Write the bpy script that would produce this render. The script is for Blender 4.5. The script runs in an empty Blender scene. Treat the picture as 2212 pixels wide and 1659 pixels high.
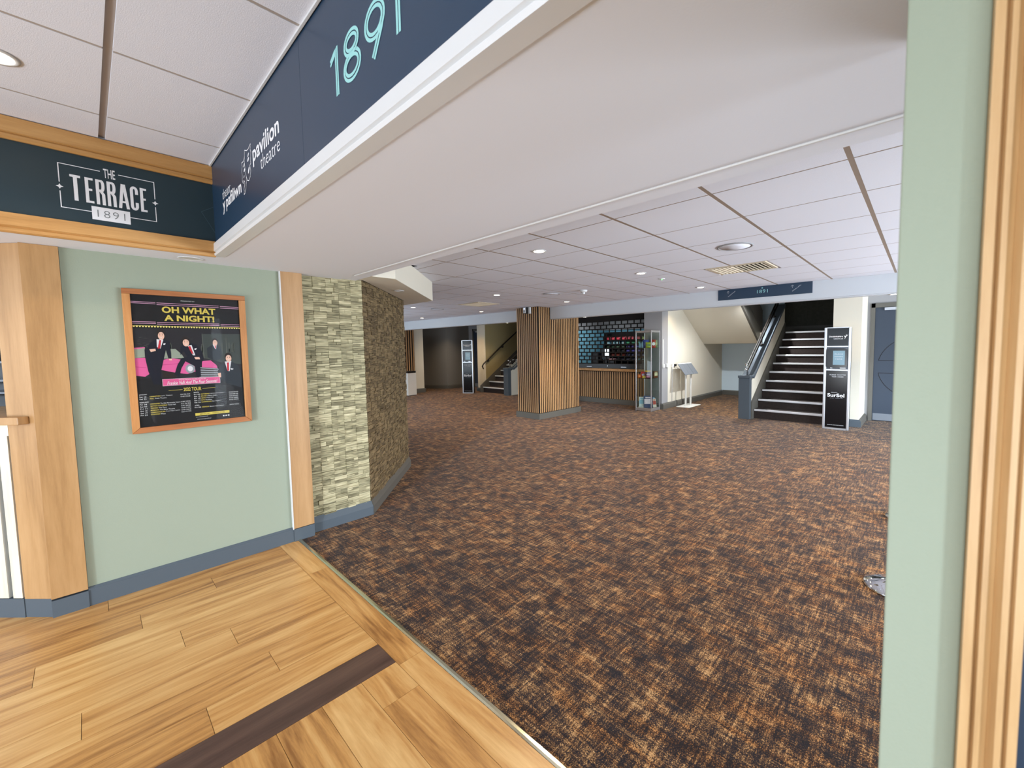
import bpy, bmesh, math, random
from mathutils import Matrix, Vector
random.seed(7)
S = bpy.context.scene
COL = S.collection
PI = math.pi

# ---------------------------------------------------------------- camera
cam_d = bpy.data.cameras.new('camera')
cam = bpy.data.objects.new('camera', cam_d); COL.objects.link(cam)
yaw, pit, rol = [math.radians(a) for a in (41.668, 3.696, -0.777)]
fwd = Vector((math.cos(yaw)*math.cos(pit), math.sin(yaw)*math.cos(pit), -math.sin(pit)))
r0 = Vector((math.sin(yaw), -math.cos(yaw), 0)); u0 = r0.cross(fwd)
rgt = math.cos(rol)*r0 + math.sin(rol)*u0
upv = -math.sin(rol)*r0 + math.cos(rol)*u0
M = Matrix(((rgt.x, upv.x, -fwd.x, 0), (rgt.y, upv.y, -fwd.y, 0), (rgt.z, upv.z, -fwd.z, 1.5), (0, 0, 0, 1)))
cam.matrix_world = M
cam_d.sensor_fit = 'HORIZONTAL'; cam_d.sensor_width = 36.0
cam_d.lens = 896.2/2212*36.0
cam_d.shift_x = -91.0/2212; cam_d.shift_y = -20.7/2212
cam_d.clip_start = 0.05; cam_d.clip_end = 100
cam_d.dof.use_dof = True; cam_d.dof.focus_distance = 4.5; cam_d.dof.aperture_fstop = 5.6
S.camera = cam

# ---------------------------------------------------------------- world, exposure, daylight
S.view_settings.view_transform = 'Standard'
S.view_settings.look = 'None'
S.view_settings.gamma = 1.0
S.view_settings.use_curve_mapping = False
S.view_settings.exposure = 0.34
S.cycles.transparent_max_bounces = 32
w = bpy.data.worlds.new('world'); S.world = w; w.use_nodes = True
bg = w.node_tree.nodes['Background']
bg.inputs[0].default_value = (0.78, 0.88, 1.0, 1); bg.inputs[1].default_value = 0.55

def area(name, loc, direction, sx, sy, power, color):
    d = bpy.data.lights.new(name, 'AREA'); d.shape = 'RECTANGLE'; d.size = sx; d.size_y = sy
    d.energy = power; d.color = color
    o = bpy.data.objects.new(name, d); COL.objects.link(o)
    o.location = loc
    o.rotation_euler = Vector(direction).to_track_quat('-Z', 'Y').to_euler()
    return o
# daylight through the foyer windows (left of the photographer), sky part, plus an uplight added to brighten the ceilings
sd = bpy.data.lights.new('low_sun', 'SUN'); sd.energy = 1.5; sd.angle = math.radians(6); sd.color = (0.74, 0.87, 1.0)
so = bpy.data.objects.new('low_sun', sd); COL.objects.link(so); so.location = (-8, -5, 3)
so.rotation_euler = Vector((0.81, 0.565, -0.163)).to_track_quat('-Z', 'Y').to_euler()
area('daylight_window', (-3.9, 2.7, 1.45), (1, -0.05, -0.10), 5.6, 1.8, 50, (0.74, 0.87, 1.0))
area('uplight_fill', (-3.9, 0.2, 0.5), (1, 0.12, 0.85), 5.0, 1.1, 165, (0.90, 0.95, 1.0))
# daylight through the glazed front and side of the carpeted lounge, right of the green wall end
area('daylight_window', (1.35, -2.7, 1.35), (1, 0.45, 0.02), 3.0, 2.0, 80, (0.72, 0.86, 1.0))
area('uplight_fill', (1.40, -2.7, 0.45), (1, 0.6, 0.42), 3.0, 0.8, 25, (0.86, 0.93, 1.0))  # added fill tilted up to brighten the lounge ceiling
area('daylight_window', (6.2, -4.3, 1.3), (0, 1, 0.0), 6.0, 1.8, 150, (0.74, 0.87, 1.0))
area('daylight_window', (2.75, 10.2, 1.25), (1, -0.05, 0.12), 5.0, 1.8, 95, (0.76, 0.88, 1.0))
area('uplight_fill', (6.4, -4.3, 0.5), (0, 1, 0.40), 5.0, 0.9, 380, (0.86, 0.93, 1.0))  # added low fill that lifts the far lounge ceiling

# ---------------------------------------------------------------- materials
def newmat(name):
    m = bpy.data.materials.new(name); m.use_nodes = True
    return m, m.node_tree, m.node_tree.nodes['Principled BSDF']
def lin(c):
    return tuple(((x/255)/12.92 if x/255 <= 0.04045 else ((x/255+0.055)/1.055)**2.4) for x in c)
def plain(name, rgb, rough=0.6, metal=0.0, bump=0.0, bscale=60, spec=0.5, var=0.0, vscale=3.0, emit=None, es=0.0, coat=0.0):
    m, nt, b = newmat(name)
    c = lin(rgb)
    b.inputs['Base Color'].default_value = (*c, 1)
    b.inputs['Roughness'].default_value = rough
    b.inputs['Metallic'].default_value = metal
    b.inputs['Specular IOR Level'].default_value = spec
    b.inputs['Coat Weight'].default_value = coat
    if emit:
        b.inputs['Emission Color'].default_value = (*lin(emit), 1); b.inputs['Emission Strength'].default_value = es
    tc = nt.nodes.new('ShaderNodeTexCoord')
    if var > 0:
        n = nt.nodes.new('ShaderNodeTexNoise'); n.inputs['Scale'].default_value = vscale; n.inputs['Detail'].default_value = 4
        nt.links.new(tc.outputs['Object'], n.inputs['Vector'])
        mx = nt.nodes.new('ShaderNodeMix'); mx.data_type = 'RGBA'
        mx.inputs['A'].default_value = (*[x*(1-var) for x in c], 1); mx.inputs['B'].default_value = (*[min(1, x*(1+var)) for x in c], 1)
        nt.links.new(n.outputs['Fac'], mx.inputs['Factor']); nt.links.new(mx.outputs['Result'], b.inputs['Base Color'])
    if bump > 0:
        n = nt.nodes.new('ShaderNodeTexNoise'); n.inputs['Scale'].default_value = bscale; n.inputs['Detail'].default_value = 3
        nt.links.new(tc.outputs['Object'], n.inputs['Vector'])
        bp = nt.nodes.new('ShaderNodeBump'); bp.inputs['Strength'].default_value = bump; bp.inputs['Distance'].default_value = 0.004
        nt.links.new(n.outputs['Fac'], bp.inputs['Height']); nt.links.new(bp.outputs['Normal'], b.inputs['Normal'])
    return m
def wood(name, dark, mid, light, axis='z', rough=0.42, scale=1.0, uv=False, spread=1.0, coat=0.0, dist=0.6):
    """oak-like grain running along an axis (or along U of the UV map)."""
    m, nt, b = newmat(name)
    tc = nt.nodes.new('ShaderNodeTexCoord'); mp = nt.nodes.new('ShaderNodeMapping')
    nt.links.new(tc.outputs['UV' if uv else 'Object'], mp.inputs['Vector'])
    lo, hi = 1.3*scale, 16*scale
    sc = {'x': (lo, hi, hi), 'y': (hi, lo, hi), 'z': (hi, hi, lo)}[axis]
    mp.inputs['Scale'].default_value = sc
    n1 = nt.nodes.new('ShaderNodeTexNoise'); n1.inputs['Scale'].default_value = 1.0; n1.inputs['Detail'].default_value = 5; n1.inputs['Distortion'].default_value = dist
    nt.links.new(mp.outputs['Vector'], n1.inputs['Vector'])
    n2 = nt.nodes.new('ShaderNodeTexNoise'); n2.inputs['Scale'].default_value = 7.0; n2.inputs['Detail'].default_value = 6; n2.inputs['Roughness'].default_value = 0.7
    nt.links.new(mp.outputs['Vector'], n2.inputs['Vector'])
    ad = nt.nodes.new('ShaderNodeMath'); ad.operation = 'MULTIPLY_ADD'; ad.inputs[1].default_value = 0.45*spread
    nt.links.new(n2.outputs['Fac'], ad.inputs[0]); nt.links.new(n1.outputs['Fac'], ad.inputs[2])
    fac = ad.outputs[0]
    if uv:   # each plank has its own tone
        at = nt.nodes.new('ShaderNodeAttribute'); at.attribute_name = 'tone'
        a2 = nt.nodes.new('ShaderNodeMath'); a2.operation = 'ADD'
        nt.links.new(fac, a2.inputs[0]); nt.links.new(at.outputs['Fac'], a2.inputs[1]); fac = a2.outputs[0]
    cr = nt.nodes.new('ShaderNodeValToRGB')
    e = cr.color_ramp.elements
    e[0].position = 0.45; e[0].color = (*lin(dark), 1)
    e[1].position = 0.98; e[1].color = (*lin(light), 1)
    k = e.new(0.68); k.color = (*lin(mid), 1)
    nt.links.new(fac, cr.inputs['Fac']); nt.links.new(cr.outputs['Color'], b.inputs['Base Color'])
    b.inputs['Roughness'].default_value = rough; b.inputs['Coat Weight'].default_value = coat; b.inputs['Coat Roughness'].default_value = 0.25
    bp = nt.nodes.new('ShaderNodeBump'); bp.inputs['Strength'].default_value = 0.12; bp.inputs['Distance'].default_value = 0.002
    nt.links.new(n2.outputs['Fac'], bp.inputs['Height']); nt.links.new(bp.outputs['Normal'], b.inputs['Normal'])
    return m
def carpet_mat():
    m, nt, b = newmat('woven_carpet')
    tc = nt.nodes.new('ShaderNodeTexCoord')
    def noise(sc, s=1.0, det=4, rgh=0.6, dist=0.0):
        mp = nt.nodes.new('ShaderNodeMapping'); mp.inputs['Scale'].default_value = sc
        nt.links.new(tc.outputs['Object'], mp.inputs['Vector'])
        n = nt.nodes.new('ShaderNodeTexNoise'); n.inputs['Scale'].default_value = s; n.inputs['Detail'].default_value = det
        n.inputs['Roughness'].default_value = rgh; n.inputs['Distortion'].default_value = dist
        nt.links.new(mp.outputs['Vector'], n.inputs['Vector']); return n.outputs['Fac']
    def math_(op, a, c, v=None):
        n = nt.nodes.new('ShaderNodeMath'); n.operation = op
        for i, x in enumerate((a, c)):
            if x is None: continue
            if isinstance(x, (int, float)): n.inputs[i].default_value = x
            else: nt.links.new(x, n.inputs[i])
        if v is not None: n.inputs[2].default_value = v
        return n.outputs[0]
    sx = noise((7.5, 62, 1), 1.0, 6, 0.68); sy = noise((62, 7.5, 1), 1.0, 6, 0.68)
    blot = noise((9, 9, 1), 1.0, 5, 0.65); big = noise((1.6, 1.6, 1), 1.0, 2, 0.5)
    yarn = noise((190, 190, 1), 1.0, 2, 0.8)
    d = math_('ADD', sx, sy); d = math_('MULTIPLY', d, 0.5)
    d = math_('ADD', d, math_('MULTIPLY', math_('SUBTRACT', blot, 0.5), 0.42))
    d = math_('ADD', d, math_('MULTIPLY', math_('SUBTRACT', big, 0.5), 0.10))
    d = math_('ADD', d, math_('MULTIPLY', math_('SUBTRACT', yarn, 0.5), 0.80))
    cr = nt.nodes.new('ShaderNodeValToRGB'); e = cr.color_ramp.elements
    e[0].position = 0.39; e[0].color = (*lin((30, 26, 31)), 1)
    e[1].position = 0.66; e[1].color = (*lin((206, 166, 116)), 1)
    for p, c in ((0.46, (42, 33, 34)), (0.515, (76, 56, 41)), (0.58, (134, 97, 59))):
        k = e.new(p); k.color = (*lin(c), 1)
    nt.links.new(d, cr.inputs['Fac'])
    rust = nt.nodes.new('ShaderNodeMix'); rust.data_type = 'RGBA'; rust.blend_type = 'MULTIPLY'
    rn = noise((14, 3.0, 1), 1.0, 4, 0.6)
    rr = nt.nodes.new('ShaderNodeMapRange'); rr.inputs[1].default_value = 0.45; rr.inputs[2].default_value = 0.60
    nt.links.new(rn, rr.inputs[0]); nt.links.new(rr.outputs[0], rust.inputs['Factor'])
    nt.links.new(cr.outputs['Color'], rust.inputs['A']); rust.inputs['B'].default_value = (*lin((248, 226, 200)), 1)
    nt.links.new(rust.outputs['Result'], b.inputs['Base Color'])
    b.inputs['Roughness'].default_value = 0.95; b.inputs['Specular IOR Level'].default_value = 0.15
    b.inputs['Sheen Weight'].default_value = 0.1
    bp = nt.nodes.new('ShaderNodeBump'); bp.inputs['Strength'].default_value = 0.5; bp.inputs['Distance'].default_value = 0.004
    nt.links.new(yarn, bp.inputs['Height']); nt.links.new(bp.outputs['Normal'], b.inputs['Normal'])
    return m
def attr_mat(name, ramp, rough=0.8, grain=None):
    """colour from a per-face 'tone' attribute, used for stone tiles."""
    m, nt, b = newmat(name)
    at = nt.nodes.new('ShaderNodeAttribute'); at.attribute_name = 'tone'
    tc = nt.nodes.new('ShaderNodeTexCoord'); mp = nt.nodes.new('ShaderNodeMapping'); mp.inputs['Scale'].default_value = (7, 7, 70)
    nt.links.new(tc.outputs['Object'], mp.inputs['Vector'])
    n = nt.nodes.new('ShaderNodeTexNoise'); n.inputs['Scale'].default_value = 1.6; n.inputs['Detail'].default_value = 4
    nt.links.new(mp.outputs['Vector'], n.inputs['Vector'])
    ma = nt.nodes.new('ShaderNodeMath'); ma.operation = 'MULTIPLY_ADD'; ma.inputs[1].default_value = 0.9; 
    nt.links.new(n.outputs['Fac'], ma.inputs[0]); nt.links.new(at.outputs['Fac'], ma.inputs[2])
    cr = nt.nodes.new('ShaderNodeValToRGB'); e = cr.color_ramp.elements
    e[0].position = ramp[0][0]; e[0].color = (*lin(ramp[0][1]), 1)
    e[1].position = ramp[-1][0]; e[1].color = (*lin(ramp[-1][1]), 1)
    for p, c in ramp[1:-1]:
        k = e.new(p); k.color = (*lin(c), 1)
    nt.links.new(ma.outputs[0], cr.inputs['Fac']); nt.links.new(cr.outputs['Color'], b.inputs['Base Color'])
    b.inputs['Roughness'].default_value = rough
    bp = nt.nodes.new('ShaderNodeBump'); bp.inputs['Strength'].default_value = 0.5; bp.inputs['Distance'].default_value = 0.003
    nt.links.new(n.outputs['Fac'], bp.inputs['Height']); nt.links.new(bp.outputs['Normal'], b.inputs['Normal'])
    return m
def glass_mat(name='clear_glass', tint=(235, 245, 242), ior=1.5):
    m = bpy.data.materials.new(name); m.use_nodes = True; nt = m.node_tree
    for n in list(nt.nodes): nt.nodes.remove(n)
    out = nt.nodes.new('ShaderNodeOutputMaterial'); mx = nt.nodes.new('ShaderNodeMixShader')
    tr = nt.nodes.new('ShaderNodeBsdfTransparent'); tr.inputs[0].default_value = (*lin(tint), 1)
    gl = nt.nodes.new('ShaderNodeBsdfGlossy'); gl.inputs['Roughness'].default_value = 0.03
    fr = nt.nodes.new('ShaderNodeFresnel'); fr.inputs[0].default_value = ior
    nt.links.new(fr.outputs[0], mx.inputs[0]); nt.links.new(tr.outputs[0], mx.inputs[1]); nt.links.new(gl.outputs[0], mx.inputs[2])
    nt.links.new(mx.outputs[0], out.inputs[0])
    return m

MT = {}
MT['carpet'] = carpet_mat()
MT['green'] = plain('sage_green_paint', (146, 155, 137), 0.75, bump=0.12, bscale=220)
MT['white'] = plain('white_ceiling_paint', (226, 230, 240), 0.8, bump=0.06, bscale=160)
MT['gloss_white'] = plain('white_gloss_trim', (214, 215, 216), 0.35)
MT['tile'] = plain('ceiling_tile', (228, 231, 242), 0.9, bump=0.25, bscale=260)
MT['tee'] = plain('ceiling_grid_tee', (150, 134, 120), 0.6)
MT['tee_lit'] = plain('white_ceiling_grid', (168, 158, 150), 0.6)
MT['skirt'] = plain('slate_grey_gloss_paint', (78, 87, 95), 0.6, spec=0.35)
MT['skirt_dark'] = plain('taupe_grey_gloss_paint', (92, 90, 84), 0.5)
MT['navy'] = plain('navy_sign_panel', (30, 54, 78), 0.36, spec=0.45)
MT['teal'] = plain('teal_sign_panel', (36, 54, 62), 0.4, spec=0.4)
MT['mint'] = plain('pale_aqua_vinyl', (150, 208, 208), 0.5)
MT['deco'] = plain('faint_teal_line', (66, 88, 98), 0.5)
MT['vinyl'] = plain('white_vinyl', (235, 236, 240), 0.55)
MT['greyink'] = plain('grey_ink', (120, 125, 128), 0.6)
MT['oak_z'] = wood('oak_upright', (146, 108, 66), (170, 130, 84), (188, 148, 102), 'z', scale=0.6)
MT['oak_x'] = wood('oak_moulding', (158, 112, 58), (186, 138, 80), (206, 160, 102), 'x')
MT['oak_pale'] = wood('pale_oak_moulding', (160, 122, 78), (188, 150, 102), (206, 172, 126), 'z')
MT['pine_z'] = wood('stained_pine_upright', (150, 92, 44), (178, 120, 64), (198, 142, 86), 'z', 0.5)
MT['pine_x'] = wood('stained_pine_rail', (128, 72, 34), (158, 96, 50), (176, 116, 66), 'x', 0.5)
MT['plank'] = wood('oak_floor_plank', (146, 98, 50), (202, 150, 86), (230, 188, 124), 'x', 0.30, 0.7, uv=True, coat=0.1, dist=1.6)
MT['walnut'] = wood('dark_walnut_plank', (62, 44, 38), (84, 62, 54), (104, 80, 68), 'x', 0.36, 1.0, uv=True)
MT['slat'] = wood('oak_slat', (146, 108, 70), (174, 134, 90), (198, 158, 114), 'z', 0.5)
MT['felt'] = plain('black_felt', (22, 18, 17), 0.95)
MT['stone'] = attr_mat('stacked_stone_tile', [(0.28, (108, 102, 76)), (0.5, (164, 156, 122)), (0.72, (206, 196, 160)), (1.05, (228, 220, 190))])
MT['stone_shade'] = attr_mat('shaded_stacked_stone_tile', [(0.28, (80, 66, 44)), (0.5, (116, 98, 68)), (0.72, (142, 122, 88)), (1.05, (168, 150, 116))])  # same stone, with shade and warm light put into a browner ramp
MT['cream'] = plain('cream_wall_paint', (218, 212, 196), 0.8)
MT['olive'] = plain('olive_wall_paint', (164, 150, 108), 0.8)
MT['paleblue'] = plain('pale_wall_paint', (214, 232, 244), 0.8)
MT['greywall'] = plain('mid_grey_wall_paint', (150, 150, 152), 0.8)
MT['darkgrey'] = plain('dark_grey_wall_paint', (118, 115, 110), 0.8)
MT['door'] = plain('slate_blue_door_paint', (46, 57, 72), 0.5)
MT['black'] = plain('black_plastic', (16, 16, 18), 0.35)
MT['blackgloss'] = plain('black_gloss_panel', (9, 10, 14), 0.14, spec=0.4)
MT['steel'] = plain('brushed_aluminium', (205, 208, 214), 0.28, 0.85)
MT['nosing'] = plain('aluminium_stair_nosing', (225, 225, 228), 0.4, 0.3)
MT['chrome'] = plain('chrome', (225, 228, 232), 0.06, 1.0)
MT['bronze'] = plain('dark_bronze_rail', (40, 35, 31), 0.4, 0.15)
MT['glass'] = glass_mat()
MT['capgrey'] = plain('matt_slate_grey_cap', (84, 92, 99), 0.85, spec=0.15)
MT['film'] = glass_mat('thin_clear_film', (250, 250, 250), 1.16)
MT['beam'] = plain('white_beam_paint', (204, 209, 215), 0.8)
MT['sheer'] = plain('white_powder_coat', (232, 232, 228), 0.4)
MT['lamp'] = plain('lit_lamp_lens', (255, 246, 226), 0.5, emit=(255, 240, 214), es=14.0)
MT['lamp_off'] = plain('unlit_lamp_lens', (206, 202, 198), 0.3)
MT['screen'] = plain('lit_screen', (120, 150, 165), 0.3, emit=(120, 160, 178), es=0.15)
MT['screen_white'] = plain('white_lit_screen', (235, 245, 250), 0.3, emit=(235, 248, 255), es=1.6)
MT['cyanwall'] = plain('pale_cyan_wall_paint', (128, 190, 212), 0.7)
MT['threshold'] = plain('polished_brass_strip', (206, 202, 176), 0.16, 0.9)
MT['slatwhite'] = wood('pale_oak_slat', (206, 190, 164), (222, 208, 184), (236, 226, 206), 'z', 0.5)
MT['barblue'] = plain('bright_blue_panel', (78, 132, 172), 0.5)
MT['greypanel'] = plain('grey_panel', (112, 118, 126), 0.45)

# ---------------------------------------------------------------- mesh helpers
W = {}
def world_of(o):
    return W.get(o.name, Matrix.Identity(4)) if o else Matrix.Identity(4)
class MB:
    def __init__(s):
        s.v = []; s.f = []; s.mi = []; s.uv = []; s.tone = []
        s.useuv = False
    def face(s, pts, mi=0, uv=None, tone=0.0):
        b = len(s.v); s.v += [tuple(p) for p in pts]; s.f.append(tuple(range(b, b+len(pts)))); s.mi.append(mi); s.uv.append(uv); s.tone.append(tone)
        if uv: s.useuv = True
    def box(s, x0, y0, z0, x1, y1, z1, mi=0, tone=0.0, uvax=None, off=(0, 0), mat=None):
        x0, x1 = min(x0, x1), max(x0, x1); y0, y1 = min(y0, y1), max(y0, y1); z0, z1 = min(z0, z1), max(z0, z1)
        P = [(x0, y0, z0), (x1, y0, z0), (x1, y1, z0), (x0, y1, z0), (x0, y0, z1), (x1, y0, z1), (x1, y1, z1), (x0, y1, z1)]
        if mat: P = [tuple(mat @ Vector(p)) for p in P]
        b = len(s.v); s.v += P
        for q in ((3, 2, 1, 0), (4, 5, 6, 7), (0, 1, 5, 4), (1, 2, 6, 5), (2, 3, 7, 6), (3, 0, 4, 7)):
            s.f.append(tuple(b+i for i in q)); s.mi.append(mi); s.tone.append(tone)
            if uvax is not None:
                a = uvax; c = 1-a
                s.uv.append([(P[i][a]+off[0], P[i][c]+off[1]) for i in q]); s.useuv = True
            else: s.uv.append(None)
        return s
    def prism(s, poly, ax, lo, hi, mi=0):
        """polygon in the plane perpendicular to ax (other two coords in order), extruded lo..hi"""
        def mk(p, t):
            if ax == 0: return (t, p[0], p[1])
            if ax == 1: return (p[0], t, p[1])
            return (p[0], p[1], t)
        n = len(poly); b = len(s.v)
        s.v += [mk(p, lo) for p in poly] + [mk(p, hi) for p in poly]
        fs = [tuple(range(b, b+n))[::-1], tuple(range(b+n, b+2*n))]
        for i in range(n):
            j = (i+1) % n; fs.append((b+i, b+j, b+n+j, b+n+i))
        for f in fs: s.f.append(f); s.mi.append(mi); s.uv.append(None); s.tone.append(0)
        return s
    def tube(s, pts, r, seg=12, mi=0, closed=False, caps=True):
        pts = [Vector(p) for p in pts]; n = len(pts); rings = []
        ref = None
        for i, p in enumerate(pts):
            if closed: d = pts[(i+1) % n]-pts[i-1]
            else: d = pts[min(i+1, n-1)]-pts[max(i-1, 0)]
            d.normalize()
            a = Vector((0, 0, 1)) if abs(d.z) < 0.9 else Vector((1, 0, 0))
            if ref is not None: a = ref
            u = (a - d*a.dot(d)).normalized(); v = d.cross(u); ref = u
            rr = r[i] if isinstance(r, (list, tuple)) else r
            rings.append([p+rr*(math.cos(2*PI*k/seg)*u+math.sin(2*PI*k/seg)*v) for k in range(seg)])
        b = len(s.v)
        for R_ in rings: s.v += [tuple(q) for q in R_]
        m = n if closed else n-1
        for i in range(m):
            for k in range(seg):
                a0 = b+i*seg+k; a1 = b+i*seg+(k+1) % seg; c0 = b+((i+1) % n)*seg+k; c1 = b+((i+1) % n)*seg+(k+1) % seg
                s.f.append((a0, a1, c1, c0)); s.mi.append(mi); s.uv.append(None); s.tone.append(0)
        if caps and not closed:
            for q in (tuple(range(b, b+seg))[::-1], tuple(range(b+(n-1)*seg, b+n*seg))):
                s.f.append(q); s.mi.append(mi); s.uv.append(None); s.tone.append(0)
        return s
    def lathe(s, prof, c, seg=32, mi=0):
        """profile of (radius, z) about the vertical through c"""
        b = len(s.v)
        for r, z in prof:
            for k in range(seg): s.v.append((c[0]+r*math.cos(2*PI*k/seg), c[1]+r*math.sin(2*PI*k/seg), c[2]+z))
        for i in range(len(prof)-1):
            for k in range(seg):
                s.f.append((b+i*seg+k, b+i*seg+(k+1) % seg, b+(i+1)*seg+(k+1) % seg, b+(i+1)*seg+k)); s.mi.append(mi); s.uv.append(None); s.tone.append(0)
        for q in (tuple(range(b, b+seg))[::-1], tuple(range(b+(len(prof)-1)*seg, b+len(prof)*seg))):
            s.f.append(q); s.mi.append(mi); s.uv.append(None); s.tone.append(0)
        return s
    def sphere(s, c, r, seg=14, mi=0):
        return s.lathe([(max(r*math.sin(PI*i/8), 1e-4), -r*math.cos(PI*i/8)) for i in range(9)], c, seg, mi)
    def build(s, name, mats, parent=None, origin=None, bevel=0.0, smooth=False):
        if not isinstance(mats, (list, tuple)): mats = [mats]
        mats = [MT[m] if isinstance(m, str) else m for m in mats]
        base = world_of(parent)
        if origin is not None: base = base @ Matrix.Identity(4); T = Matrix.Translation(origin)
        else: T = base
        inv = T.inverted()
        me = bpy.data.meshes.new(name)
        me.from_pydata([tuple(inv @ Vector(p)) for p in s.v], [], s.f)
        for m in mats: me.materials.append(m)
        for p, i in zip(me.polygons, s.mi): p.material_index = i
        if smooth:
            for p in me.polygons: p.use_smooth = len(p.vertices) == 4
        if any(t != 0 for t in s.tone):
            at = me.attributes.new('tone', 'FLOAT', 'FACE')
            at.data.foreach_set('value', s.tone)
        if s.useuv:
            ul = me.uv_layers.new(name='UVMap'); k = 0
            for fi, p in enumerate(me.polygons):
                for j in range(len(p.vertices)):
                    ul.data[p.loop_start+j].uv = s.uv[fi][j] if s.uv[fi] else (0, 0)
        bm = bmesh.new(); bm.from_mesh(me)
        bmesh.ops.recalc_face_normals(bm, faces=bm.faces); bm.to_mesh(me); bm.free()
        me.update()
        o = bpy.data.objects.new(name, me); COL.objects.link(o)
        if origin is not None:
            o.location = origin; W[o.name] = Matrix.Translation(origin)
        elif parent:
            o.parent = parent; W[o.name] = base
        if bevel > 0:
            bv = o.modifiers.new('bevel', 'BEVEL'); bv.width = bevel; bv.segments = 2; bv.limit_method = 'ANGLE'
        return o
def tag(o, label, cat, group=None, kind=None):
    o['label'] = label
    if cat: o['category'] = cat
    if group: o['group'] = group
    if kind: o['kind'] = kind
    return o
def struct(o, label=None):
    o['kind'] = 'structure'
    if label: o['label'] = label
    return o
def thing(name, label, cat, loc=(0, 0, 0), rotz=0.0, group=None):
    o = bpy.data.objects.new(name, None); COL.objects.link(o); o.empty_display_size = 0.1
    o.location = loc; o.rotation_euler = (0, 0, rotz)
    W[o.name] = Matrix.Translation(loc) @ Matrix.Rotation(rotz, 4, 'Z')
    return tag(o, label, cat, group)
def copy_tree(o, parent=None):
    c = o.copy(); COL.objects.link(c)
    if parent: c.parent = parent
    for ch in [x for x in list(COL.objects) if x.parent == o]: copy_tree(ch, c)
    return c

def text_faces(body, bold=0.0, spacing=1.0, shear=0.0):
    cu = bpy.data.curves.new('t', 'FONT'); cu.body = body; cu.size = 1.0; cu.offset = bold; cu.space_character = spacing; cu.shear = shear
    cu.resolution_u = 3; cu.align_x = 'LEFT'
    o = bpy.data.objects.new('t', cu); COL.objects.link(o)
    dg = bpy.context.evaluated_depsgraph_get(); dg.update()
    me = bpy.data.meshes.new_from_object(o.evaluated_get(dg))
    vs = [(v.co.x, v.co.y) for v in me.vertices]; fs = [tuple(p.vertices) for p in me.polygons]
    bpy.data.objects.remove(o); bpy.data.curves.remove(cu); bpy.data.meshes.remove(me)
    return vs, fs
def add_text(mb, body, plane, box, mi=0, bold=0.0, spacing=1.0, shear=0.0, fit=True, h=None):
    """plane: function (u, v) -> 3D point; box = (u0, v0, u1, v1) lower-left to upper-right"""
    vs, fs = text_faces(body, bold, spacing, shear)
    xs = [v[0] for v in vs]; ys = [v[1] for v in vs]
    x0, x1, y0, y1 = min(xs), max(xs), min(ys), max(ys)
    u0, v0, u1, v1 = box
    b = len(mb.v)
    for x, y in vs: mb.v.append(tuple(plane(u0+(x-x0)/(x1-x0)*(u1-u0), v0+(y-y0)/(y1-y0)*(v1-v0))))
    for f in fs: mb.f.append(tuple(b+i for i in f)); mb.mi.append(mi); mb.uv.append(None); mb.tone.append(0)
LAY = [0]
def lifted(plane):
    """each printed stroke lies a hair above the one before, so that none share a plane"""
    LAY[0] = (LAY[0]+1) % 12
    o = Vector(plane(0, 0)); n = (Vector(plane(1, 0))-o).cross(Vector(plane(0, 1))-o).normalized()*(0.00006*LAY[0])
    return lambda u, v: tuple(Vector(plane(u, v))+n)
def ribbon(mb, pts, w0, w1, plane, mi=0, closed=False):
    plane = lifted(plane)
    """flat ribbon between offsets w0 and w1 to the left of a 2D polyline"""
    n = len(pts); L = []
    for i in range(n):
        if closed: a = Vector(pts[i-1]); c = Vector(pts[(i+1) % n])
        else: a = Vector(pts[max(i-1, 0)]); c = Vector(pts[min(i+1, n-1)])
        p = Vector(pts[i])
        d1 = (p-a).normalized() if (p-a).length > 1e-9 else (c-p).normalized()
        d2 = (c-p).normalized() if (c-p).length > 1e-9 else d1
        n1 = Vector((-d1.y, d1.x)); n2 = Vector((-d2.y, d2.x)); m = n1+n2
        m = m.normalized() if m.length > 1e-6 else n1
        k = 1/max(m.dot(n1), 0.45)
        L.append((p+m*k*w0, p+m*k*w1))
    for i in range(n if closed else n-1):
        a, b_ = L[i], L[(i+1) % n]
        mb.face([plane(*a[0]), plane(*b_[0]), plane(*b_[1]), plane(*a[1])], mi)
def poly(mb, pts, plane, mi=0): mb.face([plane(*p) for p in pts], mi)
def ell(cx, cy, rx, ry, n=24, a0=0.0, a1=2*PI):
    full = abs(a1-a0-2*PI) < 1e-6
    return [(cx+rx*math.cos(a0+(a1-a0)*i/(n if full else n-1)), cy+ry*math.sin(a0+(a1-a0)*i/(n if full else n-1))) for i in range(n)]
# ================================================================= THE SETTING
MYC = 12.58                       # the far side of the lounge mirrors about y = 6.29
def Y2(y): return MYC - y

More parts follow.
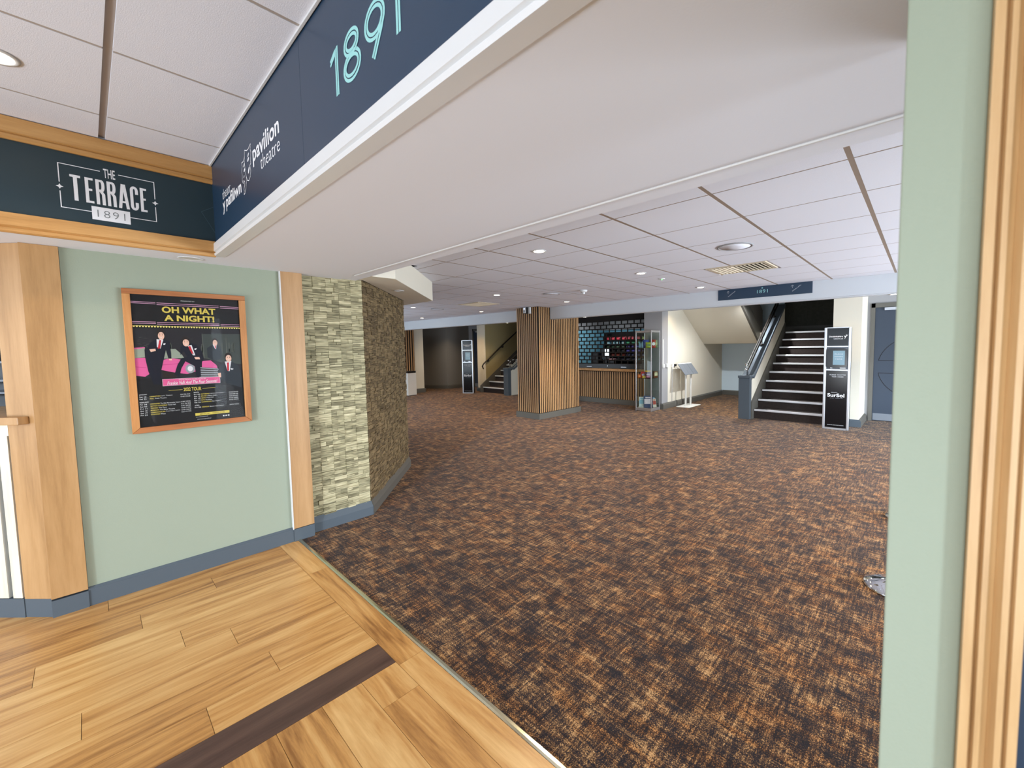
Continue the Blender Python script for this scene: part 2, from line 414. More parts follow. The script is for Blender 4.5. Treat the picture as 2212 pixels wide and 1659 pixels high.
# floors
mb = MB(); mb.prism([(1.03, -4.5), (13.3, -4.5), (13.3, 15.2), (1.03, 15.2)], 2, -0.05, 0.0)
struct(mb.build('floor', 'carpet'), 'brown and charcoal woven carpet of the lounge')
mb = MB()
def planks(u0, u1, v0, pitch, n, along, joints, length=1.22):
    for k in range(n):
        a, c = v0+k*pitch, v0+(k+1)*pitch
        j = joints.get(k, u0+random.uniform(0.2, 1.1))
        cuts = [u0]; x = j
        while x > u0+0.05: x -= length
        x += length
        while x < u1-0.02:
            if x > u0+0.02: cuts.append(x)
            x += length
        cuts.append(u1)
        for p, q in zip(cuts[:-1], cuts[1:]):
            t = random.uniform(-0.10, 0.10) or 0.01; g = 0.0009
            off = (random.uniform(0, 50), random.uniform(0, 50))
            if along == 0: mb.box(p+g, a+g, -0.02, q-g, c-g, 0.0, 0, t, 0, off)
            else: mb.box(a+g, p+g, -0.02, c-g, q-g, 0.0, 0, t, 1, off)
planks(-4.2, 0.904, 2.034, 0.1838, 22, 0, {0: .25, 1: .52, 2: -0.1, 3: .433, 4: .25, 5: -0.25, 6: .118, 7: .465, 8: 0.0})
planks(-3.8, 1.85, -2.066, 0.165, 18, 1, {17: 1.64, 16: 0.95, 15: 1.45, 14: 0.8})
planks(-3.8, 3.7, 0.904, 0.1265, 1, 1, {0: 3.04})
mb.box(-4.2, -3.8, -0.05, 1.03, 6.1, -0.0205, 1)
struct(mb.build('floor', ['plank', 'felt']), 'golden oak plank floor of the foyer')
mb = MB()
for a, c in ((-4.2, -1.43), (-1.43, -0.2), (-0.2, 0.904)):
    mb.box(a+.0006, 1.8515, -0.02, c-.0006, 2.0330, 0.0002, 0, 0.02, 0, (random.uniform(0, 9), 0))
struct(mb.build('floor', 'walnut'), 'dark walnut feature plank set into the oak floor')
mb = MB(); mb.prism([(1.0305, -0.001), (1.0385, 0.006), (1.0505, 0.006), (1.0585, -0.001)], 1, -3.8, 3.655)
struct(mb.build('trim_1', 'threshold'), 'polished metal threshold strip between oak floor and carpet')

# poster wall, bar wall end
mb = MB(); mb.box(-0.0725, 3.68, 0, 1.15, 3.80, 2.105)
struct(mb.build('wall_left', 'green'), 'sage green wall with the poster')
mb = MB(); mb.box(-0.073, 3.662, 0, 1.006, 3.68, 0.098); mb.box(-0.213, 3.655, 0, -0.073, 3.68, 0.098); mb.box(1.006, 3.655, 0, 1.152, 3.68, 0.098)
mb.prism([(3.68, 0.098), (3.664, 0.098), (3.676, 0.112), (3.68, 0.112)], 0, -0.073, 1.0)
struct(mb.build('baseboard_left', 'skirt'), 'slate grey skirting below the green wall')
mb = MB(); mb.box(1.006, 3.655, 0.102, 1.152, 3.68, 2.105)
struct(mb.build('trim_2', 'oak_z', bevel=0.001), 'flat pale oak upright between green wall and stone wall')
mb = MB(); mb.box(1.000, 3.652, 0.098, 1.0055, 3.681, 2.105)
struct(mb.build('trim_3', 'gloss_white'), 'thin white edge strip of the oak upright')

# stone wall (stacked tiles, real relief)
def stone_face(mb, p0, p1, z0, z1, colw, out=0.0, seed=1):
    rnd = random.Random(seed)
    p0 = Vector(p0); p1 = Vector(p1); L = (p1-p0).length; d = (p1-p0).normalized(); nrm = Vector((d.y, -d.x))
    ncol = max(1, round(L/colw)); cw = L/ncol
    for c in range(ncol):
        z = z0 - rnd.uniform(0, 0.02)
        while z < z1:
            h = rnd.choice((0.014, 0.018, 0.024, 0.03, 0.038)) * rnd.uniform(0.85, 1.15)
            za, zb = max(z, z0), min(z+h, z1); z += h
            if zb-za < 0.004: continue
            parts = [(0, 1)] if rnd.random() < 0.6 else ([(0, 0.45), (0.45, 1)] if rnd.random() < 0.5 else [(0, 0.65), (0.65, 1)])
            for a, b_ in parts:
                dep = rnd.uniform(0.004, 0.016)
                q0 = p0+d*(c*cw+a*cw+0.0004); q1 = p0+d*(c*cw+b_*cw-0.0004)
                dz = rnd.uniform(-0.002, 0.002)
                n0 = nrm*dep; base = nrm*(-0.01)
                P = [(*(q0+base), za), (*(q1+base), za), (*(q1+base), zb), (*(q0+base), zb),
                     (*(q0+n0), za+0.0006), (*(q1+n0), za+0.0006+max(dz, 0)), (*(q1+n0), zb-0.0006), (*(q0+n0), zb-0.0006+min(dz, 0))]
                bi = len(mb.v); mb.v += P; t = rnd.uniform(-0.14, 0.16) or .01
                for q in ((4, 5, 6, 7), (0, 1, 5, 4), (1, 2, 6, 5), (2, 3, 7, 6), (3, 0, 4, 7)):
                    mb.f.append(tuple(bi+i for i in q)); mb.mi.append(0); mb.uv.append(None); mb.tone.append(t)
mb = MB(); mb.prism([(1.152, 3.752), (1.645, 3.752), (2.672, 4.925), (2.672, 13.1), (2.3, 13.1), (2.3, 5.0), (1.4, 4.2), (1.152, 4.2)], 2, 0, 2.36)
struct(mb.build('wall_back_left', 'darkgrey'), 'chamfered lobby wall carrying the stone tiles')
mb = MB(); stone_face(mb, (1.152, 3.745), (1.650, 3.745), 0.10, 2.116, 0.105, seed=3)
struct(mb.build('wall_stone_left', 'stone'), 'pale grey green stacked stone tiles facing the foyer')
mb = MB(); stone_face(mb, (1.652, 3.746), (2.678, 4.922), 0.10, 2.116, 0.105, seed=5)
struct(mb.build('wall_stone_right', 'stone_shade'), 'stacked stone tiles on the angled face, shade put into their brown')
def skirting(name, p0, p1, h, t, mat, label, z=0.0, bev=0.03, e0=0.0, e1=0.0):
    """skirting along p0->p1 standing out to the right-hand side; ends mitred by e0/e1"""
    p0 = Vector(p0); p1 = Vector(p1); d = (p1-p0).normalized(); n = Vector((d.y, -d.x))
    prof = [(0, 0), (t, 0), (t, h-bev), (t*0.35, h), (0, h)]
    b = MB(); A = []; B = []
    for o_, zz in prof:
        a = p0+n*o_-d*e0*(o_/t); c = p1+n*o_+d*e1*(o_/t)
        A.append((a.x, a.y, z+zz)); B.append((c.x, c.y, z+zz))
    b.face(A[::-1]); b.face(B)
    for i in range(len(prof)):
        j = (i+1) % len(prof); b.face([A[i], A[j], B[j], B[i]])
    return struct(b.build(name, mat), label)
skirting('baseboard_left', (1.152, 3.744), (1.648, 3.744), 0.125, 0.032, 'skirt', 'bevelled grey skirting under the pale stone', bev=0.05, e1=0.014)
skirting('baseboard_left', (1.650, 3.744), (2.678, 4.920), 0.125, 0.032, 'skirt_dark', 'bevelled grey skirting under the angled stone', bev=0.05, e0=0.014)

# opening: deep lintel box between foyer and lounge
mb = MB(); mb.box(0.583, -3.8, 2.105, 1.475, 3.9, 2.72); mb.box(1.475, -3.8, 2.109, 1.60, 3.9, 2.72)
mb.box(-4.2, 3.346, 2.105, 0.583, 3.9, 2.72)
struct(mb.build('ceiling', 'white'), 'smooth white soffit of the lintel between foyer and lounge')
mb = MB(); mb.tube([(1.477, -3.8, 2.103), (1.477, 3.46, 2.103)], 0.006, 8)
struct(mb.build('trim_4', 'gloss_white'), 'thin white bead along the far edge of the soffit')
# white moulding under the navy fascia
mb = MB(); mb.prism([(0.583, 2.175), (0.564, 2.175), (0.562, 2.128), (0.572, 2.124), (0.572, 2.117), (0.563, 2.113), (0.566, 2.100), (0.618, 2.100), (0.620, 2.105), (0.583, 2.105)], 1, -3.8, 3.346)
struct(mb.build('trim_5', 'gloss_white'), 'white moulding along the lower edge of the navy fascia')
# oak mouldings above and below the teal sign
mb = MB(); mb.prism([(3.346, 2.645), (3.322, 2.645), (3.322, 2.575), (3.330, 2.570), (3.322, 2.562), (3.322, 2.548), (3.330, 2.540), (3.346, 2.540)], 0, -4.2, 0.583)
struct(mb.build('trim_6', 'oak_x'), 'oak moulding above the teal sign')
mb = MB(); mb.prism([(3.346, 2.188), (3.322, 2.188), (3.322, 2.128), (3.330, 2.122), (3.322, 2.115), (3.322, 2.100), (3.330, 2.094), (3.346, 2.094)], 0, -4.2, 0.572)
struct(mb.build('trim_7', 'oak_x'), 'oak moulding below the teal sign')

# foyer ceiling tiles
mb = MB()
ys = [1.69+0.66*k for k in range(-9, 3)] + [3.346]
xs = [-4.2]+[0.106-0.575*k for k in range(7, 0, -1)]
g = 0.0075
def tile(x0, y0, x1, y1, z): mb.box(x0, y0, z, x1, y1, z+0.015, 0)
allx = [(0.106-0.575*(k+1), 0.106-0.575*k) for k in range(8)] + [(0.132, 0.566)]
for x0, x1 in allx:
    for y0, y1 in zip(ys[:-1], ys[1:]): tile(x0+(g if x0 < 0.1 else 0), y0+g, x1-(g if x1 < 0.1 else 0), min(y1-g, 3.344), 2.65)
mb.box(-4.5, -4.25, 2.6515, 0.104, 3.346, 2.70, 1); mb.box(0.104, -4.25, 2.662, 0.134, 3.346, 2.70, 1); mb.box(0.134, -4.25, 2.6515, 0.583, 3.346, 2.70, 1)
mb.box(0.566, -4.25, 2.642, 0.574, 3.344, 2.662, 2)
struct(mb.build('ceiling', ['tile', 'tee_lit', 'gloss_white']), 'foyer suspended ceiling of large white tiles')

# lounge ceiling tiles
mb = MB()
xg = [1.60, 1.84, 2.40, 2.962, 3.524, 4.086, 4.648, 5.210, 5.772, 6.334, 6.60]
yg = [0.28+0.652*k for k in range(-7, 21)]
gx, gy = 0.006, 0.012
VENTS = [(4.648, 1.236, 5.210, 1.888)]
for x0, x1 in zip(xg[:-1], xg[1:]):
    for y0, y1 in zip(yg[:-1], yg[1:]):
        if abs(x0-4.648) < .01 and abs(y0-0.932) < .01: y1 = 1.225
        if abs(x0-4.648) < .01 and abs(y0-1.584) < .01: y0 = 1.865
        mb.box(x0+gx, y0+gy, 2.354, x1-gx, y1-gy, 2.372, 0)
for x in xg:
    for a_, c_ in ((-4.5, 1.235), (1.855, 6.10), (6.74, 13.1)) if 4.6 < x < 5.3 else ((-4.5, 13.1),): mb.box(x-0.012, a_, 2.3548, x+0.012, c_, 2.356, 1)
for y in yg:
    for a_, c_ in ((1.60, 4.655), (5.14, 6.60)) if 1.3 < y < 1.8 else ((1.60, 6.60),): mb.box(a_, y-0.014, 2.3545, c_, y+0.014, 2.356, 1)
mb.box(1.60, -4.5, 2.364, 6.60, 13.1, 2.45, 0)
struct(mb.build('ceiling', ['tile', 'tee']), 'lounge suspended ceiling grid of white tiles')
# bulkhead following the stone wall
mb = MB(); mb.prism([(1.60, 3.475), (1.83, 3.47), (2.975, 4.705), (2.95, 13.1), (2.70, 13.1), (2.70, 4.93), (1.66, 3.73), (1.60, 3.73)], 2, 2.116, 2.354)
struct(mb.build('trim_8', 'cream', bevel=0.004), 'dropped cream bulkhead above the stone wall')
# far beam in two lengths
for a, c, n in ((-4.5, 5.966, 'right'), (6.634, 13.1, 'left')):
    mb = MB(); mb.box(6.60, a, 2.118, 6.75, c, 2.60); mb.box(6.603, a, 2.105, 6.75, c, 2.116); mb.box(6.612, a, 2.114, 6.74, c, 2.12, 1)
    struct(mb.build('trim_9', ['beam', 'tee']), 'white downstand beam across the lounge, %s of the slatted column' % n)
# ceiling beyond the beam
mb = MB(); mb.box(6.75, -4.5, 2.50, 9.20, 15.2, 2.60); mb.box(9.2, 2.80, 2.50, 9.95, 4.7, 2.6); mb.box(9.2, Y2(4.7), 2.50, 9.95, Y2(2.8), 2.6)
mb.box(9.2, -4.5, 2.5, 13.3, 0.83, 2.6); mb.box(9.2, Y2(.83), 2.5, 13.3, 15.2, 2.6)
struct(mb.build('ceiling', 'white'), 'white ceiling beyond the beam')

# shop surround: pilasters and side walls
for s, nm in ((0, 'right'), (1, 'left')):
    f = (lambda y: Y2(y)) if s else (lambda y: y)
    mb = MB(); mb.box(9.0, f(4.60), 0, 9.30, f(5.07), 2.5)
    struct(mb.build('wall_shop_'+nm, 'greywall'), 'grey pilaster at the %s end of the kiosk shutter' % nm)
    mb = MB(); mb.box(9.30, f(4.60), 0, 12.9, f(4.72), 4.2)
    struct(mb.build('wall_nook_'+nm, 'cream'), 'cream side wall below the stair, %s' % nm)
    d = (1 if not s else -1)
    if not s:
        skirting('baseboard_nook', (9.0, 4.60), (12.9, 4.60), 0.14, 0.035, 'skirt_dark', 'grey skirting along the cream side wall', e0=0.0)
        skirting('baseboard_nook', (9.0, 5.07), (9.0, 4.60), 0.14, 0.035, 'skirt_dark', 'grey skirting at the foot of the pilaster', e1=0.035)
    else:
        skirting('baseboard_nook', (12.9, f(4.60)), (9.0, f(4.60)), 0.14, 0.035, 'skirt_dark', 'grey skirting along the left side wall')
        skirting('baseboard_nook', (9.0, f(4.60)), (9.0, f(5.07)), 0.14, 0.035, 'skirt_dark', 'grey skirting at the foot of the left pilaster')
    # wall between stair and doors
    mb = MB(); mb.box(9.15, f(0.83), 0, 12.9, f(1.255), 4.2)
    struct(mb.build('wall_stair_'+nm, 'cream' if not s else 'cream'), 'cream wall end between the %s stair and the door recess' % nm)
    if not s:
        skirting('baseboard_stair', (9.15, 1.255), (9.15, 0.83), 0.13, 0.04, 'skirt', 'grey skirting at the wall end beside the stair', e1=0.04)
        skirting('baseboard_stair', (9.15, 0.83), (10.06, 0.83), 0.13, 0.04, 'skirt_dark', 'grey skirting in the door recess', e0=0.04)
    else:
        skirting('baseboard_stair', (9.15, f(0.83)), (9.15, f(1.255)), 0.13, 0.04, 'skirt', 'grey skirting at the left wall end', e0=0.04)
    # back wall of the stair hall
    mb = MB(); mb.box(12.9, f(0.7), 0, 13.1, f(4.75), 4.2)
    struct(mb.build('wall_back_'+nm, 'paleblue'), 'pale back wall of the %s stair hall' % nm)
    mb = MB(); mb.box(9.15, f(1.257), 2.5, 9.19, f(4.598), 4.2)
    struct(mb.build('wall_header', 'darkgrey'), 'wall above the %s stair opening' % nm)
    mb = MB(); mb.box(9.2, f(0.83), 4.2, 13.1, f(4.75), 4.3)
    struct(mb.build('ceiling', 'darkgrey'), 'dark upper part of the %s stair hall' % nm)
    if not s: skirting('baseboard_back', (12.9, 4.565), (12.9, 2.80), 0.14, 0.03, 'skirt_dark', 'grey skirting on the back wall of the nook')
    # door wall
    if not s:
        mb = MB(); mb.box(10.08, 0.77, 0, 10.2, 0.83, 2.5); mb.box(10.08, -0.62, 2.26, 10.2, 0.77, 2.5); mb.box(10.08, -4.5, 0, 10.2, -0.62, 2.5)
        struct(mb.build('wall_door_right', 'greywall'), 'grey wall around the double doors on the right')
    else:
        mb = MB(); mb.box(10.08, f(0.77), 0, 10.2, f(0.83), 2.5); mb.box(10.08, f(-0.62), 2.26, 10.2, f(0.77), 2.5); mb.box(10.08, f(-0.62), 0, 10.2, f(-0.9), 2.5)
        struct(mb.build('wall_door_left', 'greywall'), 'grey wall around the far left doors')
# far left recess walls
mb = MB(); mb.prism([(10.2, 13.47), (9.06, 13.47), (8.55, 14.3), (8.55, 15.2), (8.8, 15.2), (8.8, 14.4), (9.2, 13.7), (10.2, 13.7)], 2, 0, 2.5)
struct(mb.build('wall_far_left', 'darkgrey'), 'dark grey angled wall in the far left recess')
skirting('baseboard_far', (9.06, 13.47), (10.08, 13.47), 0.14, 0.03, 'skirt_dark', 'dark skirting in the far left recess', e0=0.01)
skirting('baseboard_far', (8.55, 14.3), (9.06, 13.47), 0.14, 0.03, 'skirt_dark', 'dark skirting of the angled wall', e1=0.01)
mb = MB(); mb.box(7.70, 13.302, 0, 7.84, 15.2, 2.5); mb.box(7.70, 15.2, 0, 9.0, 15.3, 2.5)
struct(mb.build('wall_recess_left', 'darkgrey'), 'return wall of the far left recess')
mb = MB(); mb.box(2.3, 13.101, 0, 7.84, 13.3, 2.49)
struct(mb.build('wall_left', 'cream'), 'cream wall at the far left of the lounge')
mb = MB(); mb.box(7.35, 13.06, 0, 7.84, 13.1, 0.14); mb.box(7.84, 13.06, 0, 7.875, 13.6, 0.14)
struct(mb.build('baseboard_left', 'skirt_dark', bevel=0.006), 'grey skirting of the far left cream wall')
mb = MB(); mb.box(1.3, 13.1, 2.36, 2.3, 13.2, 2.7); mb.box(1.475, 3.9, 2.354, 2.3, 13.1, 2.5)
struct(mb.build('ceiling', 'white'), 'white ceiling over the hidden lobby wall')

# foyer back walls, out of frame, seen only in reflections
mb = MB(); mb.box(-4.2, -3.9, 0, 1.15, -3.8, 2.65); struct(mb.build('wall_foyer_back', 'green'), 'foyer wall behind the photographer')
# near right return wall with oak architrave
mb = MB(); mb.box(0.583, -0.0385, 0, 1.15, 0.0235, 2.105)
struct(mb.build('wall_right', 'green', bevel=0.002), 'sage green wall end at the near right')
mb = MB()
mb.prism([(0.590, -0.0385), (0.560, -0.0385), (0.560, -0.0455), (0.566, -0.0475), (0.560, -0.0495), (0.560, -0.0535), (0.565, -0.0560), (0.569, -0.0585), (0.565, -0.0610), (0.561, -0.0635), (0.561, -0.068), (0.568, -0.070), (0.563, -0.072), (0.563, -0.0785), (0.590, -0.0785)], 2, 0, 2.105)
struct(mb.build('trim_10', 'oak_pale'), 'fluted oak architrave at the near right edge')
mb = MB(); mb.box(0.64, -3.8, 0, 1.15, -0.80, 2.105); struct(mb.build('wall_right', 'green'), 'partition wall beside the photographer, out of frame')
mb = MB(); mb.box(0.60, -0.75, 0.0, 0.64, -0.0785, 2.105)
struct(mb.build('door_1', 'navy'), 'dark blue door beside the oak architrave')

# ---- stairs
MT['stepcarpet'] = plain('dark_stair_carpet', (46, 36, 32), 0.95, var=0.55, vscale=28, bump=0.4, bscale=150)
MT['stone_unlit'] = plain('unlit_stone_wallcovering', (74, 74, 66), 0.85, var=0.35, vscale=18, bump=0.5, bscale=40)  # unlit look of the landing wall put into the stone's dark colour
def nz(k): return 0.18*k+0.01
def nx(k): return 9.0+0.271*(k-1)
def staircase(f, label, side):
    t = thing('staircase', label, 'stairs', (9.0, f(1.92), 0))
    mb = MB(); P = [(9.03, 0)]
    for k in range(1, 11):
        P += [(nx(k)+0.03, nz(k)-0.035), (nx(k)+0.008, nz(k)-0.03), (nx(k)+0.008, nz(k))]
        P += [(nx(k+1)+0.03, nz(k))]
    P[-1] = (12.9, nz(10)); P += [(12.9, 1.54), (11.5, 1.54), (9.35, 0)]
    a, b_ = sorted((f(1.255), f(2.575)))
    mb.prism(P, 1, a, b_)
    mb.build('flight', 'stepcarpet', t)
    for k in range(1, 11):
        m2 = MB(); m2.box(nx(k), a+0.02, nz(k)-0.034, nx(k)+0.045, b_-0.025, nz(k)+0.003)
        m2.build('nosing', 'nosing', t, bevel=0.004)
    # stringer against the parapet
    mb = MB(); q = sorted((f(2.560), f(2.585)))
    mb.prism([(8.90, 0), (8.90, 0.345), (11.5, 2.04), (11.5, 1.60), (9.1, 0)], 1, q[0], q[1])
    mb.build('stringer', 'skirt_dark', t)
    # landing and return flight
    mb = MB(); q = sorted((f(2.575), f(4.60))); mb.box(11.48, q[0], 1.545, 12.9, q[1], nz(10))
    mb.build('landing', 'cream', t)
    mb = MB(); q = sorted((f(3.19), f(4.60)))
    sl = 0.62
    mb.prism([(11.48, 1.545), (9.22, 1.545+sl*2.26), (9.22, 1.545+sl*2.26+.26), (11.48, 1.81)], 1, q[0], q[1])
    mb.build('return_flight', 'cream', t)
    mb = MB(); q = sorted((f(3.14), f(3.19)))
    mb.prism([(11.52, 1.52), (9.22, 1.52+sl*2.30), (9.22, 1.82+sl*2.30), (11.9, 1.55+.1), (11.9, 1.52)], 1, q[0], q[1])
    mb.build('stringer', 'skirt_dark', t)
    mb = MB(); q = sorted((f(3.20), f(3.28)))
    mb.prism([(11.9, 1.80), (9.22, 1.80+sl*2.68), (9.22, 2.28+sl*2.68), (11.9, 2.4)], 1, q[0], q[1])
    mb.build('parapet', 'darkgrey', t)
    return t
def parapet(f, st):
    ca = sorted((f(2.585), f(2.795)))
    mb = MB(); zt = lambda x: 0.80+0.664*(x-9.05)
    mb.prism([(8.93, 0), (8.93, zt(8.93)+.06), (9.0, 0.82), (9.07, zt(9.07)), (11.5, zt(11.5)), (11.5, 1.54), (11.5, 0)], 1, *ca)
    t = mb.build('parapet', 'cream', st)
    mb = MB(); mb.box(8.80, ca[0]-0.002, 0, 8.93, ca[1]+0.002, 0.832)
    mb.build('newel', 'skirt', t, bevel=0.004)
    ca2 = (ca[0]-0.014, ca[1]+0.014)
    mb = MB(); mb.prism([(8.785, 0.834), (8.785, 0.882), (9.02, 0.882), (9.09, zt(9.09)+0.07), (11.5, zt(11.5)+0.07), (11.5, zt(11.5)), (9.07, zt(9.07)), (9.0, 0.834)], 1, *ca2)
    mb.build('cap', 'capgrey', t, bevel=0.004)
    return t
def handrail(f, st):
    y = f(2.69); t = st
    for dz, nm in ((0.225, 'upper_rail'), (0.115, 'lower_rail')):
        mb = MB(); mb.tube([(8.93, y, 0.882+dz), (9.03, y, 0.882+dz+0.01), (11.5, y, 0.882+dz+0.01+0.664*2.47)], 0.019, 12)
        t = mb.build('handrail', 'bronze', st, smooth=True)
        mb = MB(); mb.sphere((8.925, y, 0.882+dz), 0.025); mb.build('finial', 'chrome', t, smooth=True)
    mb = MB()
    for x in (8.965, 9.02): mb.tube([(x, y, 0.882), (x, y, 1.11)], 0.011, 10)
    mb.build('end_post', 'chrome', t, smooth=True)
    for x in (9.98, 10.97):
        z0 = 0.80+0.07+0.664*(x-9.05)
        mb = MB(); mb.lathe([(0.045, 0), (0.045, 0.012), (0.014, 0.03), (0.014, 0.19)], (x, y, z0+0.01), 14)
        mb.build('bracket', 'bronze', t, smooth=True)
    return t
idf = lambda y: y
st1 = staircase(idf, 'carpeted staircase with silver nosings behind the sanitiser stand on the right', 'right')
parapet(idf, st1); handrail(idf, st1)
st2 = staircase(Y2, 'carpeted staircase at the far left behind the slatted column', 'left')
parapet(Y2, st2); handrail(Y2, st2)
mb = MB(); mb.box(12.86, 1.255, 1.81, 12.90, 2.9, 4.2); mb.box(12.83, 1.255, 1.81, 12.90, 2.9, 1.99, 1)
struct(mb.build('wall_landing', ['stone_unlit', 'skirt_dark']), 'stone covered wall above the stair landing, its shade put into the colour')
# olive wall of the left stair and its wall rail
mb = MB(); mb.box(9.17, 11.318, 0, 12.9, 11.326, 4.2)
struct(mb.build('wall_olive', 'olive'), 'olive painted wall behind the far left stair')
mb = MB(); mb.prism([(9.16, 0), (8.9, 0.0), (8.9, 0.235), (11.5, 2.03), (11.5, 1.8), (9.2, 0.14)], 1, 11.295, 11.317)
struct(mb.build('baseboard_stair', 'skirt_dark'), 'dark stringer board on the olive wall')
t = thing('handrail', 'dark wall-mounted handrail on the olive wall', 'handrail', (8.99, 11.25, 0.84))
mb = MB(); mb.tube([(9.0, 11.25, 0.80), (8.955, 11.25, 0.90), (9.02, 11.25, 0.985), (10.0, 11.25, 1.69), (11.4, 11.25, 2.66)], 0.022, 12); mb.build('rail', 'bronze', t, smooth=True)
for x, z in ((9.25, 1.14), (9.92, 1.62), (10.9, 2.31)):
    mb = MB(); mb.tube([(x, 11.25, z), (x, 11.25, z-0.07), (x, 11.318, z-0.07)], 0.012, 8); mb.lathe([(0.03, -.03), (0.03, .03)], (x, 11.305, z-0.07), 12)
    mb.build('bracket', 'bronze', t, smooth=True)

# double doors
def doors(f, label, n):
    fr = MB(); q = sorted((f(-0.62), f(0.77)))
    fr.box(10.05, q[1]-0.06, 0, 10.12, q[1], 2.26); fr.box(10.05, q[0], 0, 10.12, q[0]+0.06, 2.26); fr.box(10.05, q[0], 2.18, 10.12, q[1], 2.26)
    o = struct(fr.build('door_'+str(n), 'skirt_dark'), label)
    cy = (q[0]+q[1])/2
    for a, b_ in ((q[0]+0.062, cy-0.002), (cy+0.002, q[1]-0.062)):
        l = MB(); l.box(10.075, a, 0.012, 10.115, b_, 2.175); l.build('door_leaf', 'door', o)
        kp = MB(); kp.box(10.071, a+0.01, 0.02, 10.076, b_-0.01, 0.15); kp.build('kick_plate', 'greypanel', o)
    cz = 1.05; Rr = 0.575
    m = MB(); pl_ = lambda u, v: (10.072, u, v)
    for s1 in (1, -1):
        h = 0.12; a0 = math.asin(h/Rr)
        pts = [(cy+Rr*math.cos(a0+(PI-2*a0)*i/30), cz+s1*Rr*math.sin(a0+(PI-2*a0)*i/30)) for i in range(31)]
        ribbon(m, pts+[pts[0]], -0.004, 0.004, pl_)
    m.build('moulding', 'felt', o)
    c = MB(); c.box(10.03, q[1]-0.5, 2.12, 10.075, q[1]-0.2, 2.17); c.build('door_closer', 'steel', o)
    return o
doors(idf, 'slate blue double doors with a round panel moulding, right recess', 2)
doors(Y2, 'slate blue double doors in the far left recess', 3)
